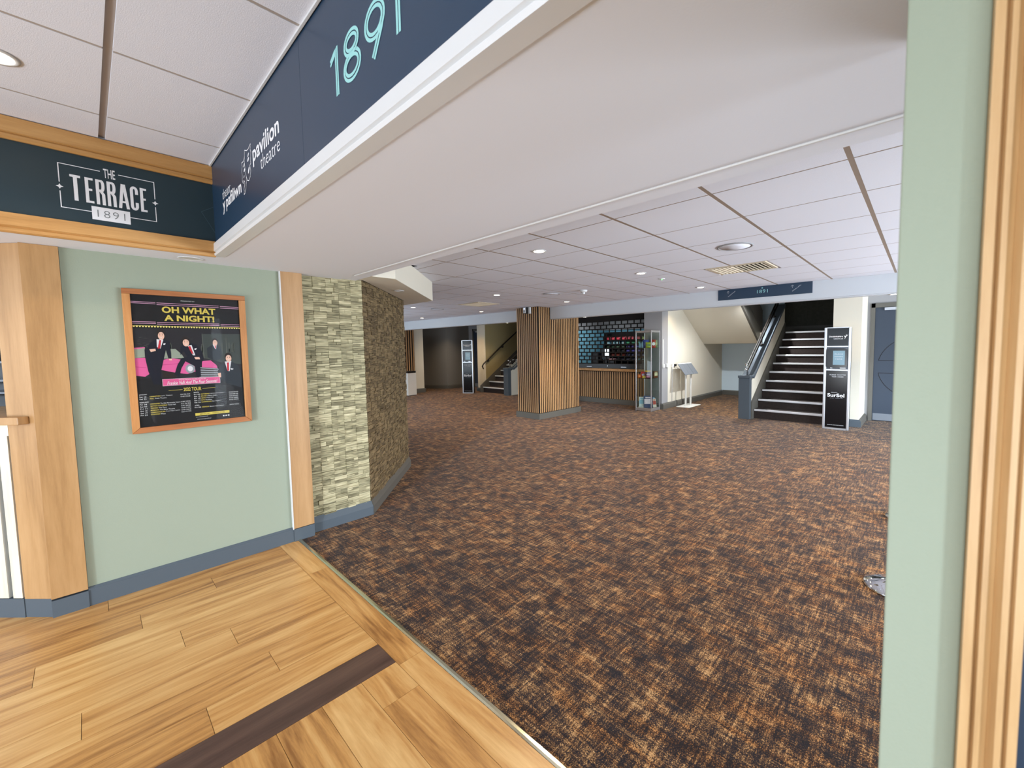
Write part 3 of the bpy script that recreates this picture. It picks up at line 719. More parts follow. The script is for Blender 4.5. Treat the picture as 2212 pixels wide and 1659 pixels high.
PG = {'sky': [(0.1962, 1.6565), (0.74, 1.66), (0.7348, 1.383), (0.7288, 1.3109), (0.1899, 1.3454)], 'glow': [(0.5248, 1.6244), (0.7384, 1.6277), (0.7339, 1.4119), (0.6227, 1.4303), (0.5267, 1.461)], 'glass1': [(0.1959, 1.525), (0.2448, 1.532), (0.2484, 1.4738), (0.1946, 1.4702)], 'glass2': [(0.3337, 1.5234), (0.3878, 1.5253), (0.4155, 1.4906), (0.429, 1.4637), (0.3209, 1.4628)], 'roof': [(0.1955, 1.5337), (0.2451, 1.5383), (0.2456, 1.5307), (0.1958, 1.5238)], 'car1': [(0.1946, 1.4702), (0.246, 1.4713), (0.2674, 1.4044), (0.2562, 1.3667), (0.2371, 1.3519), (0.1929, 1.3609)], 'car2': [(0.319, 1.4538), (0.3651, 1.4655), (0.4432, 1.4466), (0.4883, 1.4282), (0.4855, 1.3741), (0.4385, 1.3577), (0.3794, 1.3696), (0.3132, 1.3907)], 'car3': [(0.5177, 1.4408), (0.5632, 1.4448), (0.594, 1.4104), (0.5984, 1.3892), (0.5156, 1.3999)], 'line': [(0.1939, 1.4172), (0.2449, 1.4099), (0.2447, 1.4068), (0.1937, 1.4141)], 'grille': [(0.5051, 1.4003), (0.6038, 1.3855), (0.595, 1.323), (0.4985, 1.3256)], 'tyre': [(0.3177, 1.3859), (0.3792, 1.3663), (0.3823, 1.3331), (0.3198, 1.3371)], 'suit1': [(0.2516, 1.5319), (0.2765, 1.5698), (0.3005, 1.5878), (0.3381, 1.588), (0.3623, 1.5751), (0.3651, 1.5014), (0.3649, 1.4622), (0.3513, 1.4607), (0.3415, 1.5181), (0.327, 1.4536), (0.3131, 1.3894), (0.3044, 1.2979), (0.2732, 1.3003), (0.2526, 1.386), (0.243, 1.4752), (0.2429, 1.5226)], 'shirt1': [(0.3015, 1.5878), (0.3333, 1.5854), (0.3169, 1.5281), (0.3006, 1.5379)], 'tie1': [(0.3133, 1.5814), (0.3227, 1.5815), (0.3162, 1.5313), (0.3037, 1.5263), (0.3078, 1.5506)], 'hand1': [(0.2648, 1.5242), (0.2926, 1.5277), (0.2942, 1.5136), (0.2707, 1.5063)], 'hand1b': [(0.3514, 1.4626), (0.3659, 1.4622), (0.3691, 1.451), (0.3547, 1.4514)], 'kerch1': [(0.3309, 1.5602), (0.3425, 1.5634), (0.34, 1.5518), (0.3314, 1.5518)], 'suit2': [(0.4134, 1.5436), (0.4388, 1.5534), (0.4647, 1.5633), (0.4948, 1.5512), (0.5211, 1.5055), (0.5278, 1.461), (0.507, 1.4071), (0.5069, 1.3354), (0.4835, 1.3368), (0.478, 1.4083), (0.4329, 1.4423), (0.4105, 1.3979), (0.3976, 1.3421), (0.3737, 1.3548), (0.3918, 1.4185), (0.4141, 1.4641), (0.4445, 1.47), (0.4275, 1.5103), (0.4102, 1.4841)], 'shirt2': [(0.4495, 1.5447), (0.4691, 1.5513), (0.4849, 1.4811), (0.4731, 1.4813)], 'tie2': [(0.4513, 1.5407), (0.4626, 1.5433), (0.477, 1.488), (0.4661, 1.4949)], 'hand2': [(0.4791, 1.4691), (0.505, 1.4684), (0.5084, 1.4533), (0.4845, 1.454)], 'kerch2': [(0.4821, 1.5256), (0.4947, 1.5296), (0.4911, 1.5188), (0.4837, 1.5162)], 'suit3': [(0.5489, 1.529), (0.5785, 1.5508), (0.6045, 1.5479), (0.6251, 1.5199), (0.6241, 1.4583), (0.5846, 1.4385), (0.5483, 1.4673)], 'shirt3': [(0.5798, 1.555), (0.6014, 1.5528), (0.597, 1.5202), (0.5893, 1.5286)], 'tie3': [(0.5903, 1.5494), (0.5968, 1.548), (0.5967, 1.5251), (0.5914, 1.5286)], 'suit4': [(0.5974, 1.3683), (0.6161, 1.4095), (0.645, 1.4295), (0.6792, 1.4318), (0.7137, 1.4055), (0.7314, 1.3397), (0.7278, 1.2456), (0.6596, 1.2725), (0.6165, 1.311)], 'shirt4': [(0.6396, 1.4332), (0.6772, 1.4369), (0.6643, 1.3649), (0.6521, 1.369)], 'tie4': [(0.6516, 1.4257), (0.663, 1.4267), (0.6611, 1.3686), (0.6509, 1.3691)], 'hand4': [(0.5977, 1.3543), (0.6145, 1.3569), (0.615, 1.3252), (0.6006, 1.3247)], 'kerch4': [(0.6711, 1.3859), (0.687, 1.3816), (0.6832, 1.3753), (0.6718, 1.3759)], 'H0': ('e', 0.324, 1.6149, 0.017, 0.0309), 'H1': ('e', 0.4417, 1.57, 0.0182, 0.0293), 'H2': ('e', 0.5935, 1.5688, 0.0143, 0.025), 'H3': ('e', 0.6624, 1.4607, 0.0182, 0.0297), 'lamp': ('e', 0.4546, 1.3925, 0.0245, 0.0302)}
# ================================================================= LIGHTS IN THE CEILINGS
def spot(loc, power, color, size=125, blend=0.7, r=0.04, parent=None):
    d = bpy.data.lights.new('lamp_light', 'SPOT'); d.energy = power; d.color = color; d.spot_size = math.radians(size); d.spot_blend = blend; d.shadow_soft_size = r
    o = bpy.data.objects.new('lamp_light', d); COL.objects.link(o); o.location = loc
    if parent: o.parent = parent; o.location = Vector(loc)-Vector(parent.location)
    return o
WARM = (1.0, 0.75, 0.47)
def downlight(loc, label, group=None, lit=True, r=0.05, power=26, color=WARM, size=125):
    t = thing('downlight', label, 'ceiling light', loc, 0, group)
    x, y, z = loc
    mb = MB(); n = 28; pr = [(r+0.014, 0.0), (r+0.013, -0.004), (r, -0.005), (r-0.004, 0.004), (r-0.004, 0.012), (r+0.006, 0.012)]
    mb.lathe(pr, (x, y, z-0.001), n); 
    mb.f = mb.f[:-2]; mb.mi = mb.mi[:-2]; mb.uv = mb.uv[:-2]; mb.tone = mb.tone[:-2]
    mb.build('trim_ring', 'gloss_white', t, smooth=True)
    mb = MB(); mb.lathe([(r-0.0045, 0.0), (r-0.0045, 0.002)], (x, y, z-0.003), n)
    mb.build('lens', 'lamp' if lit else 'lamp_off', t)
    if lit: spot((x, y, z-0.012), power, color, size, parent=t)
    return t
LG = [
 ((2.71, 2.57), 'lit downlight nearest the lintel in the lounge ceiling'),
 ((4.36, 2.50), 'lit downlight between the round speaker and the slatted column'),
 ((6.03, 2.47), 'lit downlight close to the far beam left of the stair sign'),
 ((4.41, 5.13), 'lit downlight left of the round speaker before the slatted column'),
 ((6.02, 5.02), 'lit downlight in front of the right face of the slatted column'),
 ((4.45, 7.76), 'lit downlight beside the tip of the cream bulkhead'),
 ((6.11, 7.66), 'lit downlight near the beam, left of the slatted column'),
 ((6.13, 10.25), 'farthest lit downlight at the left, near the beam'),
]
for (x, y), lb in LG: downlight((x, y, 2.354), lb, 'recessed downlights in the lounge ceiling', power=70)
for (x, y), lb in (((6.69, 7.42), 'small lit downlight under the beam left of the slatted column'),
                   ((6.69, 5.11), 'small lit downlight under the beam above the kiosk shutter'),
                   ((6.69, 0.300), 'small lit downlight under the beam in front of the door recess')):
    downlight((x, y, 2.105), lb, 'downlights under the far beam', r=0.038, power=45)
downlight((8.35, 3.75, 2.50), 'unseen wide downlight added in front of the stair nook', power=45, color=(1.0, 0.93, 0.84), size=160)  # lamp added to throw light into the nook
downlight((9.86, 2.92, 2.50), 'unseen wide downlight added in the ceiling of the stair nook', power=290, color=(0.94, 0.97, 1.0), size=165)  # lamp added to brighten the nook walls
downlight((-0.175, 2.70, 2.65), 'lit downlight in the foyer ceiling at the left edge', power=22, r=0.055)
downlight((0.478, 3.54, 2.105), 'unlit round downlight in the white strip above the poster wall', lit=False, r=0.05)
downlight((2.20, 4.11, 2.116), 'unlit downlight in the underside of the cream bulkhead', lit=False, r=0.04)
for x, y in ((2.71, -0.25), (4.38, -0.25), (6.0, -0.25), (4.42, 10.3), (2.71, -2.8), (4.38, -2.8), (6.0, -2.8)): downlight((x, y, 2.354), 'added downlight in the unseen part of the lounge ceiling', 'downlights out of frame', power=70)  # unseen lamps added to even out the lounge light
# downlights beyond the beam (they wash the side wall and the shop front)
for x, y, p in ((8.3, 1.04, 26), (9.33, 4.22, 16), (8.3, 11.5, 60), (8.6, 12.6, 60), (8.6, 10.2, 90), (8.35, 6.9, 22), (8.35, 5.5, 22)):
    downlight((x, y, 2.50), 'downlight in the ceiling beyond the beam', 'downlights beyond the beam', power=p)

def ceiling_disc(loc, r, label, nm='ceiling_speaker', cat='speaker', group='round ceiling speakers'):
    t = thing(nm, label, cat, loc, 0, group); x, y, z = loc
    mb = MB(); mb.lathe([(r, 0), (r, -0.006), (r-0.014, -0.008), (r-0.016, -0.002), (r-0.016, 0.0)], (x, y, z), 40); mb.build('rim', 'greywall', t, smooth=True)
    mb = MB(); mb.lathe([(r-0.017, 0), (r-0.017, -0.005), (0.02, -0.009)], (x, y, z), 40); mb.build('grille', 'tile', t, smooth=True)
    return t
ceiling_disc((3.785, 1.25, 2.354), 0.145, 'large round ceiling speaker near the air vent')
ceiling_disc((4.955, 4.44, 2.354), 0.135, 'round ceiling speaker before the slatted column')
ceiling_disc((5.0, 7.74, 2.354), 0.135, 'round ceiling speaker at the far left of the lounge ceiling')
def vent(x0, y0, x1, y1, label, mats=('steelcream', 'felt', 'steelcream')):
    z = 2.354
    t = thing('air_vent', label, 'vent', ((x0+x1)/2, (y0+y1)/2, z), 0, 'square ceiling air vents')
    mb = MB(); b = 0.035
    for a in ((x0, y0, x1, y0+b), (x0, y1-b, x1, y1), (x0, y0+b, x0+b, y1-b), (x1-b, y0+b, x1, y1-b)): mb.box(a[0], a[1], z-0.008, a[2], a[3], z+0.006)
    mb.build('frame', mats[0], t, bevel=0.002)
    mb = MB(); mb.box(x0+b, y0+b, z+0.0070, x1-b, y1-b, z+0.0095); mb.build('duct_shade', mats[1], t)  # black sheet painted as the shade inside the duct
    n = 13
    for i in range(n):
        yy = y0+b+(y1-y0-2*b)*(i+0.5)/n; mb = MB()
        mb.box(x0+b, -0.001, -0.010, x1-b, 0.001, 0.010, mat=Matrix.Translation((0, yy, z-0.003)) @ Matrix.Rotation(math.radians(35 if i > n*0.5 else -22), 4, 'X'))
        mb.build('louvre', mats[2], t)
    return t
MT['steelcream'] = plain('cream_vent_metal', (206, 192, 168), 0.4)
vent(4.655, 1.235, 5.14, 1.855, 'square cream air vent with louvres near the stair sign')
vent(4.80, 6.10, 5.32, 6.74, 'flat square air vent in the far left ceiling')
# smoke detector
t = thing('smoke_detector', 'white domed smoke detector on the lounge ceiling', 'smoke detector', (5.005, 3.84, 2.354))
mb = MB(); mb.lathe([(0.055, 0), (0.055, -0.018), (0.045, -0.03), (0.02, -0.034)], (5.005, 3.84, 2.354), 28); mb.build('base', 'gloss_white', t, smooth=True)
mb = MB(); mb.lathe([(0.024, -0.03), (0.022, -0.055), (0.012, -0.062)], (5.005, 3.84, 2.354), 20); mb.build('sensor_head', 'gloss_white', t, smooth=True)
MT['greenled'] = plain('green_indicator', (120, 220, 120), 0.4, emit=(110, 230, 120), es=2.0)
t = thing('emergency_light', 'tiny emergency light with a green indicator in the ceiling', 'emergency light', (4.90, 2.51, 2.354))
mb = MB(); mb.lathe([(0.04, 0), (0.038, -0.006), (0.02, -0.008)], (4.90, 2.51, 2.354), 24); mb.build('rim', 'gloss_white', t, smooth=True)
mb = MB(); mb.sphere((4.90, 2.51, 2.344), 0.009); mb.build('indicator', 'greenled', t)

# ================================================================= SIGNS
Tp = lambda u, v: (u, 3.3405, v)
ts = thing('wall_sign', 'teal fascia sign reading THE TERRACE 1891 in white', 'sign', (-1.5, 3.346, 2.188))
mb = MB(); mb.box(-4.2, 3.342, 2.188, 0.583, 3.346, 2.545); mb.build('sign_panel', 'teal', ts)
Tt = lambda u, v: (u, 3.3412, v)
mb = MB(); add_text(mb, 'THE', Tt, (0.115, 2.449, 0.159, 2.497), bold=0.012); mb.build('lettering', 'vinyl', ts)
mb = MB()
# TERRACE in tall condensed strokes
def stroke(mb, pts, w, plane, closed=False): ribbon(mb, pts, -w/2, w/2, plane, closed=closed)
def cond_letter(mb, ch, x0, x1, z0, z1, w, plane):
    W_ = x1-x0; Hh = z1-z0; h = w/2
    def P(a, b): return (x0+a*W_, z0+b*Hh)
    if ch == 'T':
        stroke(mb, [P(0, 1-h/Hh), P(1, 1-h/Hh)], w, plane); stroke(mb, [P(.5, 1), P(.5, 0)], w*1.15, plane)
    elif ch == 'E':
        stroke(mb, [(x0+h, z0), (x0+h, z1)], w, plane)
        for b in (1-h/Hh, .53, h/Hh): stroke(mb, [P(0, b), P(1 if b != .53 else .86, b)], w*.9, plane)
    elif ch == 'R':
        stroke(mb, [(x0+h, z0), (x0+h, z1)], w, plane)
        cx = x1-W_*0.36; ry = Hh*0.24; cz = z1-ry
        pts = [(x0+h, z1-h)] + [(cx+(W_*.36-h)*math.sin(a), cz+(ry-h)*math.cos(a)) for a in [PI*i/12 for i in range(13)]] + [(x0+h, z1-2*ry+h)]
        stroke(mb, pts, w*.95, plane)
        stroke(mb, [(x0+W_*.5, cz-ry+h), (x1-h, cz-ry-Hh*.10), (x1-h*.9, z0)], w, plane)
    elif ch == 'A':
        stroke(mb, [P(.10, 0), P(.44, 1)], w, plane); stroke(mb, [P(.90, 0), P(.56, 1)], w, plane); stroke(mb, [P(.2, .27), P(.8, .27)], w*.8, plane)
        stroke(mb, [P(.38, 1-h/Hh), P(.62, 1-h/Hh)], w, plane)
    elif ch == 'C':
        cx = (x0+x1)/2; rx = W_/2-h; ry = W_*.55
        top = [(cx+rx*math.cos(a), z1-h-ry+ry*math.sin(a)) for a in [PI*i/12 for i in range(13)]]
        bot = [(cx+rx*math.cos(a), z0+h+ry+ry*math.sin(a)) for a in [PI+PI*i/12 for i in range(13)]]
        stroke(mb, [(x1-h, z1-Hh*.33)]+top+bot+[(x1-h, z0+Hh*.33)], w, plane)
lets = [('T', -.007, .030), ('E', .045, .074), ('R', .083, .116), ('R', .124, .157), ('A', .167, .205), ('C', .212, .244), ('E', .252, .278)]
for ch, a, b in lets: cond_letter(mb, ch, a, b, 2.302, 2.433, 0.0122, Tt)
mb.build('lettering', 'vinyl', ts)
mb = MB(); hw = 0.0036
for p in ([(0.103, 2.479), (-0.043, 2.479), (-0.043, 2.384)], [(-0.043, 2.340), (-0.043, 2.258), (0.062, 2.258)], [(0.206, 2.258), (0.3125, 2.258), (0.3125, 2.340)], [(0.3125, 2.384), (0.3125, 2.479), (0.171, 2.479)]):
    ribbon(mb, p, -hw/2, hw/2, Tt)
mb.build('border_line', 'vinyl', ts)
for cx in (-0.043, 0.3125):
    mb = MB(); pts = []
    for i in range(8):
        a = PI/4*i; r_ = 0.0135 if i % 2 == 0 else 0.006
        pts.append((cx+r_*math.cos(a), 2.362+r_*math.sin(a)))
    poly(mb, pts, Tt); mb.build('star_ornament', 'vinyl', ts)
mb = MB(); mb.box(0.062, 3.3400, 2.219, 0.206, 3.3411, 2.288); mb.build('date_plate', 'vinyl', ts)
mb = MB(); add_text(mb, '1891', lambda u, v: (u, 3.3396, v), (0.082, 2.235, 0.186, 2.273), bold=-0.012, spacing=1.2); mb.build('lettering', 'greyink', ts)
mb = MB(); ribbon(mb, [(0.580, 2.405), (0.517, 2.362), (0.582, 2.238)], -0.001, 0.001, Tt); mb.build('star_ornament', 'deco', ts)

fs = thing('wall_sign', 'long navy fascia sign with aqua 1891 and white theatre masks logo', 'sign', (0.583, 0.5, 2.175))
mb = MB(); mb.box(0.578, 1.745, 2.172, 0.583, 3.346, 2.648); mb.box(0.578, -3.8, 2.172, 0.583, 1.7435, 2.648); mb.build('sign_panel', 'navy', fs)
# plane coords: u = -y so that text reads left to right
Fp = lambda u, v: (0.5772, -u, v)
mb = MB()
def dbl(path, closed=False, w=0.0115, gp=0.0016):
    ribbon(mb, path, gp, w, Fp, closed=closed); ribbon(mb, path, -w, -gp, Fp, closed=closed)
def one(u, du=0.0):
    w, gp = 0.0115, 0.0016
    path = [(u-0.0475, 2.421), (u+0.001, 2.442), (u+0.001, 2.309)]
    ribbon(mb, [(u-0.047, 2.4275), (u-0.011, 2.4555), (u-0.0016, 2.4555), (u-0.0016, 2.4540)][:1]+[(u-0.0095, 2.448)], -0.005, 0.005, Fp)
    ribbon(mb, [(u-0.047, 2.4155), (u-0.0075, 2.4385)], -0.0045, 0.0045, Fp)
    poly(mb, [(u-w, 2.309), (u-0.0016, 2.309), (u-0.0016, 2.456), (u-w, 2.450)], Fp)
    poly(mb, [(u+0.0016, 2.309), (u+w, 2.309), (u+w, 2.456), (u+0.0016, 2.456)], Fp)
one(-1.416)
dbl(ell(-1.307, 2.4180, 0.0415, 0.0270+0.0), True); dbl(ell(-1.307, 2.3530, 0.0500, 0.0330), True)
dbl(ell(-1.158, 2.4050, 0.0500, 0.0400), True)
dbl([(-1.112, 2.392), (-1.122, 2.372), (-1.170, 2.309)])
one(-1.030)
mb.build('lettering', 'mint', fs)
mb = MB(); add_text(mb, 'pavilion', Fp, (-2.412, 2.374, -2.008, 2.474), bold=0.02); mb.build('lettering', 'vinyl', fs)
mb = MB(); add_text(mb, 'theatre', Fp, (-2.292, 2.328, -2.008, 2.389), bold=-0.008); mb.build('lettering', 'vinyl', fs)
mb = MB(); add_text(mb, 'theatr', Fp, (-3.078, 2.382, -2.880, 2.437), bold=-0.008); mb.build('lettering', 'vinyl', fs)
for wd, bx in (('y', (-3.083, 2.300, -3.018, 2.366)), ('pafiliwn', (-2.998, 2.300, -2.650, 2.387))):
    mb = MB(); add_text(mb, wd, Fp, bx, bold=0.02); mb.build('lettering', 'vinyl', fs)
mb = MB()
mR = [(-2.546, 2.496), (-2.51, 2.483), (-2.48, 2.481), (-2.437, 2.492), (-2.446, 2.470), (-2.436, 2.455), (-2.442, 2.436), (-2.452, 2.420), (-2.447, 2.405), (-2.468, 2.400), (-2.462, 2.385), (-2.455, 2.372), (-2.470, 2.350), (-2.497, 2.337), (-2.525, 2.345), (-2.544, 2.372), (-2.556, 2.410), (-2.560, 2.450)]
mL = [(-2.551, 2.468), (-2.58, 2.452), (-2.615, 2.455), (-2.606, 2.435), (-2.620, 2.420), (-2.616, 2.395), (-2.622, 2.370), (-2.606, 2.352), (-2.590, 2.362), (-2.575, 2.352), (-2.580, 2.335), (-2.600, 2.322), (-2.592, 2.312), (-2.602, 2.298), (-2.585, 2.296), (-2.560, 2.315), (-2.545, 2.345), (-2.542, 2.37)]
ribbon(mb, mR, -0.0018, 0.0018, Fp, closed=True); ribbon(mb, mL, -0.0018, 0.0018, Fp)
for c in ((-2.487, 2.456, .014, .006, .5), (-2.492, 2.436, .016, .0075, .3), (-2.492, 2.385, .018, .009, .7), (-2.574, 2.432, .013, .006, .5), (-2.570, 2.408, .014, .007, .3), (-2.586, 2.380, .009, .004, .6)):
    pts = [(c[0]+x*math.cos(c[4])-y*math.sin(c[4]), c[1]+x*math.sin(c[4])+y*math.cos(c[4])) for x, y in ell(0, 0, c[2], c[3], 16)]
    poly(mb, pts, Fp)
mb.build('mask_emblem', 'vinyl', fs)

bs = thing('wall_sign', 'small navy sign on the beam with 1891 and stair arrows', 'sign', (6.6, 1.785, 2.195))
mb = MB(); mb.box(6.588, 1.153, 2.195, 6.600, 2.420, 2.3535); mb.build('sign_panel', 'navy', bs)
Bp = lambda u, v: (6.5872, -u, v)
mb = MB(); add_text(mb, '1891', Bp, (-1.855, 2.254, -1.708, 2.302), spacing=1.1); mb.build('lettering', 'mint', bs)
mb = MB(); poly(mb, [(-1.797, 2.326), (-1.784, 2.337), (-1.771, 2.326), (-1.784, 2.315)], Bp); mb.build('star_ornament', 'mint', bs)
MT['palegrey'] = plain('pale_grey_vinyl', (178, 182, 190), 0.5)
for u in (-2.285, -1.412):
    mb = MB(); a = u
    ribbon(mb, [(a+.018, 2.285), (a+.018, 2.325)], -.002, .002, Bp); ribbon(mb, [(a, 2.308), (a+.018, 2.326), (a+.036, 2.308)], -.002, .002, Bp); mb.build('arrow_pictogram', 'palegrey', bs); mb = MB()
    p = [(a+.02, 2.235)]
    for i in range(6): p += [(p[-1][0], p[-1][1]+.0135), (p[-1][0]+.018, p[-1][1]+.0135)]
    ribbon(mb, p, -.002, .002, Bp); mb.build('stair_pictogram', 'palegrey', bs)

# ================================================================= FRAMED POSTER
ps = thing('framed_poster', 'pine framed show poster with a pink car on the sage green wall', 'poster', (0.467, 3.68, 0.997))
mb = MB(); mb.box(0.19, 3.664, 1.025, 0.745, 3.679, 1.875); mb.build('backing_board', 'black', ps)
for nm, pl4, m in (('frame_rail', [(0.161, 1.866), (0.776, 1.866), (0.776, 1.898), (0.161, 1.898)], 'pine_x'),
                   ('frame_rail', [(0.161, 0.997), (0.776, 0.997), (0.738, 1.033), (0.197, 1.033)], 'pine_x'),
                   ('frame_stile', [(0.161, 0.998), (0.1965, 1.034), (0.1965, 1.8655), (0.161, 1.8655)], 'pine_z'),
                   ('frame_stile', [(0.776, 0.998), (0.7385, 1.034), (0.7385, 1.8655), (0.776, 1.8655)], 'pine_z')):
    mb = MB(); mb.prism(pl4, 1, 3.651, 3.679); mb.build(nm, m, ps, bevel=0.0015)
PC = dict(pbg=(26, 24, 26), psky=(40, 38, 42), pglow=(66, 72, 68), pink=(222, 96, 152), pinkd=(196, 66, 128), suit=(20, 21, 36), suitg=(44, 50, 56), skin=(238, 192, 168), hair=(42, 32, 28), shirt=(228, 226, 228), tie=(196, 44, 56),
          yel=(222, 200, 92), neon=(226, 170, 200), chromeg=(150, 155, 158), pglass=(150, 158, 140), wt=(226, 226, 224), banner=(220, 92, 142), bulb=(240, 224, 130), tower=(88, 92, 84))
for k, c in PC.items(): MT['p_'+k] = plain('printed_'+k, c, 0.55, spec=0.3)
Lz = [3.6635]
def plate(items, mat, name='printed_artwork'):
    Lz[0] -= 0.00022; y = Lz[0]; mb = MB(); f = lambda u, v: (u, y, v)
    for it in items:
        if isinstance(it, tuple) and it[0] == 'e': poly(mb, ell(*it[1:5]), f)
        elif isinstance(it, tuple) and it[0] == 't': add_text(mb, it[1], f, it[2], bold=it[3] if len(it) > 3 else 0, shear=it[4] if len(it) > 4 else 0)
        elif isinstance(it, tuple) and it[0] == 'l': ribbon(mb, it[1], -it[2]/2, it[2]/2, f)
        else: poly(mb, it, f)
    return mb.build(name, mat, ps)
plate([[(0.19, 1.03), (0.745, 1.03), (0.745, 1.87), (0.19, 1.87)]], 'p_pbg', 'poster_sheet')
plate([PG['sky']], 'p_psky'); plate([PG['glow']], 'p_pglow')
tw = []
rr = random.Random(4)
for i in range(26):
    x = rr.uniform(0.20, 0.73); 
    if 0.27 < x < 0.36: continue
    h = rr.uniform(0.02, 0.075); tw.append([(x, 1.50), (x+.006, 1.50), (x+.006, 1.50+h), (x, 1.50+h)])
tw += [[(0.523, 1.46), (0.533, 1.46), (0.529, 1.63), (0.527, 1.63)], [(0.650, 1.46), (0.660, 1.46), (0.656, 1.60), (0.654, 1.60)]]
for i in range(40):
    x = rr.uniform(0.20, 0.27) if i < 20 else rr.uniform(0.43, 0.47); z = rr.uniform(1.53, 1.60); tw.append([(x, z), (x+.012, z+.001), (x+.012, z+.002), (x, z+.001)])
plate(tw, 'p_tower')
plate([PG['roof'], PG['car1'], PG['car2'], PG['car3']], 'p_pink'); plate([PG['line'], [(0.321, 1.425), (0.44, 1.432), (0.47, 1.425), (0.44, 1.429), (0.321, 1.421)]], 'p_pinkd')
plate([PG['glass1'], PG['glass2']], 'p_pglass'); plate([PG['grille'], PG['lamp']], 'p_chromeg'); plate([PG['tyre']] + [[(0.505+0.0*i, 1.392-.016*i), (0.600, 1.380-.014*i), (0.600, 1.375-.014*i), (0.505, 1.386-.016*i)] for i in range(4)], 'p_hair')
plate([('e', *(PG['lamp'][1:3]), PG['lamp'][3]*.55, PG['lamp'][4]*.6)], 'p_shirt')
plate([PG['suit3'], PG['suit4']], 'p_suitg'); plate([PG['suit1'], PG['suit2']], 'p_suit')
plate([PG[k] for k in ('shirt1', 'shirt2', 'shirt3', 'shirt4', 'kerch1', 'kerch2', 'kerch4')], 'p_shirt')
plate([PG[k] for k in ('tie1', 'tie2', 'tie3', 'tie4')], 'p_tie')
hd = [PG['H%d' % i] for i in range(4)]
plate([('e', h[1]-.001, h[2]+h[4]*.22, h[3]*1.10, h[4]*.95) for h in hd], 'p_hair')
plate([('e', h[1], h[2]-h[4]*.18, h[3]*.88, h[4]*.80) for h in hd] + [PG[k] for k in ('hand1', 'hand1b', 'hand2', 'hand4')], 'p_skin')
fe = []
for h in hd:
    for s in (-1, 1): fe.append(('e', h[1]+s*h[3]*.36, h[2]+h[4]*.02, h[3]*.14, h[4]*.06)); fe.append([(h[1]+s*h[3]*.2, h[2]+h[4]*.26), (h[1]+s*h[3]*.55, h[2]+h[4]*.24), (h[1]+s*h[3]*.55, h[2]+h[4]*.29), (h[1]+s*h[3]*.2, h[2]+h[4]*.31)])
plate(fe, 'p_hair')
plate([[(h[1]-h[3]*.34, h[2]-h[4]*.42), (h[1], h[2]-h[4]*.60), (h[1]+h[3]*.34, h[2]-h[4]*.42), (h[1], h[2]-h[4]*.46)] for h in hd], 'p_shirt')
plate([('l', [(0.197, z), (0.3085, z-.0005)], .0032) for z in (1.8205, 1.812)] + [('l', [(0.3135, z), (0.626, z)], .0032) for z in (1.8185, 1.8075)] + [('l', [(0.6325, z), (0.7385, z)], .0032) for z in (1.816, 1.805)]
      + [('l', [(0.197, z), (0.3035, z)], .0032) for z in (1.6965, 1.687)] + [('l', [(0.3088, z), (0.6235, z)], .0032) for z in (1.6945, 1.684)] + [('l', [(0.6308, z), (0.7385, z)], .0032) for z in (1.6925, 1.682)], 'p_neon')
plate([('t', 'OH WHAT', (0.3354, 1.757, 0.606, 1.7985), 0.035), ('t', 'A NIGHT!', (0.344, 1.705, 0.598, 1.7455), 0.035)], 'p_yel', 'lettering')
plate([('e', 0.203+i*0.0136, 1.668, 0.0046, 0.0056) for i in range(40)] + [[(0.198, 1.6715), (0.739, 1.6715), (0.739, 1.6735), (0.198, 1.6735)]], 'p_bulb')
plate([[(0.314, 1.286), (0.608, 1.286), (0.608, 1.331), (0.314, 1.331)]], 'p_wt'); plate([[(0.3155, 1.2875), (0.6065, 1.2875), (0.6065, 1.3295), (0.3155, 1.3295)]], 'p_banner')
plate([('t', 'THE ULTIMATE CELEBRATION OF', (0.392, 1.318, 0.530, 1.3255), 0), ('t', 'Frankie Valli And The Four Seasons!', (0.336, 1.292, 0.592, 1.314), 0.01, 0.35)], 'p_wt', 'lettering')
plate([('t', '2022 TOUR', (0.4135, 1.2445, 0.5035, 1.268), 0.015), ('l', [(0.340, 1.256), (0.408, 1.256)], .0016), ('l', [(0.510, 1.256), (0.580, 1.256)], .0016)], 'p_yel', 'lettering')
rowsL = [(1.2345, 'JANUARY', None, None, None), (1.2205, 'Sat 15', 'CARMARTHEN', 'Lyric Theatre', '0345 226 3510'), (1.207, 'Sat 22', 'HULL', 'Truck Theatre', '01482 323638'),
         (1.186, 'FEBRUARY', None, None, None), (1.1725, 'Fri 04', 'HARPENDEN', 'The Eric Morecambe Centre', '01582 767525'), (1.159, 'Sat 05', 'SUTTON COLDFIELD', 'Town Hall', '0121 296 9543'),
         (1.1455, 'Fri 11', 'TELFORD', 'The Place', '01952 382382'), (1.132, 'Sat 12', 'MONMOUTH', 'The Blake Theatre', '01600 719401'), (1.1185, 'Sat 19', 'LEAMINGTON SPA', 'Royal Spa Centre', '01926 334418'), (1.105, 'Fri 25', 'STOCKPORT', 'Plaza', '0161 477 7779')]
rowsR = [(1.2270, 'MARCH', None, None, None), (1.2135, 'Fri 04', 'KETTERING', 'Lighthouse Theatre', '01536 414141'), (1.200, 'Sat 12', 'BOLTON', 'Albert Halls', '0343 2080 500'), (1.1865, 'Fri 18', 'NEATH', 'Gwyn Hall', '0300 365 6677'),
         (1.173, 'Sat 19', 'RHYL', 'Pavilion', '01745 330000'), (1.1595, 'Sat 26', 'SCARBOROUGH', 'Spa Theatre', '01723 376774'), (1.139, 'APRIL', None, None, None), (1.1255, 'Fri 08', 'GREENOCK', 'Beacon Arts Centre', '01475 723723')]
wt, yl = [], []
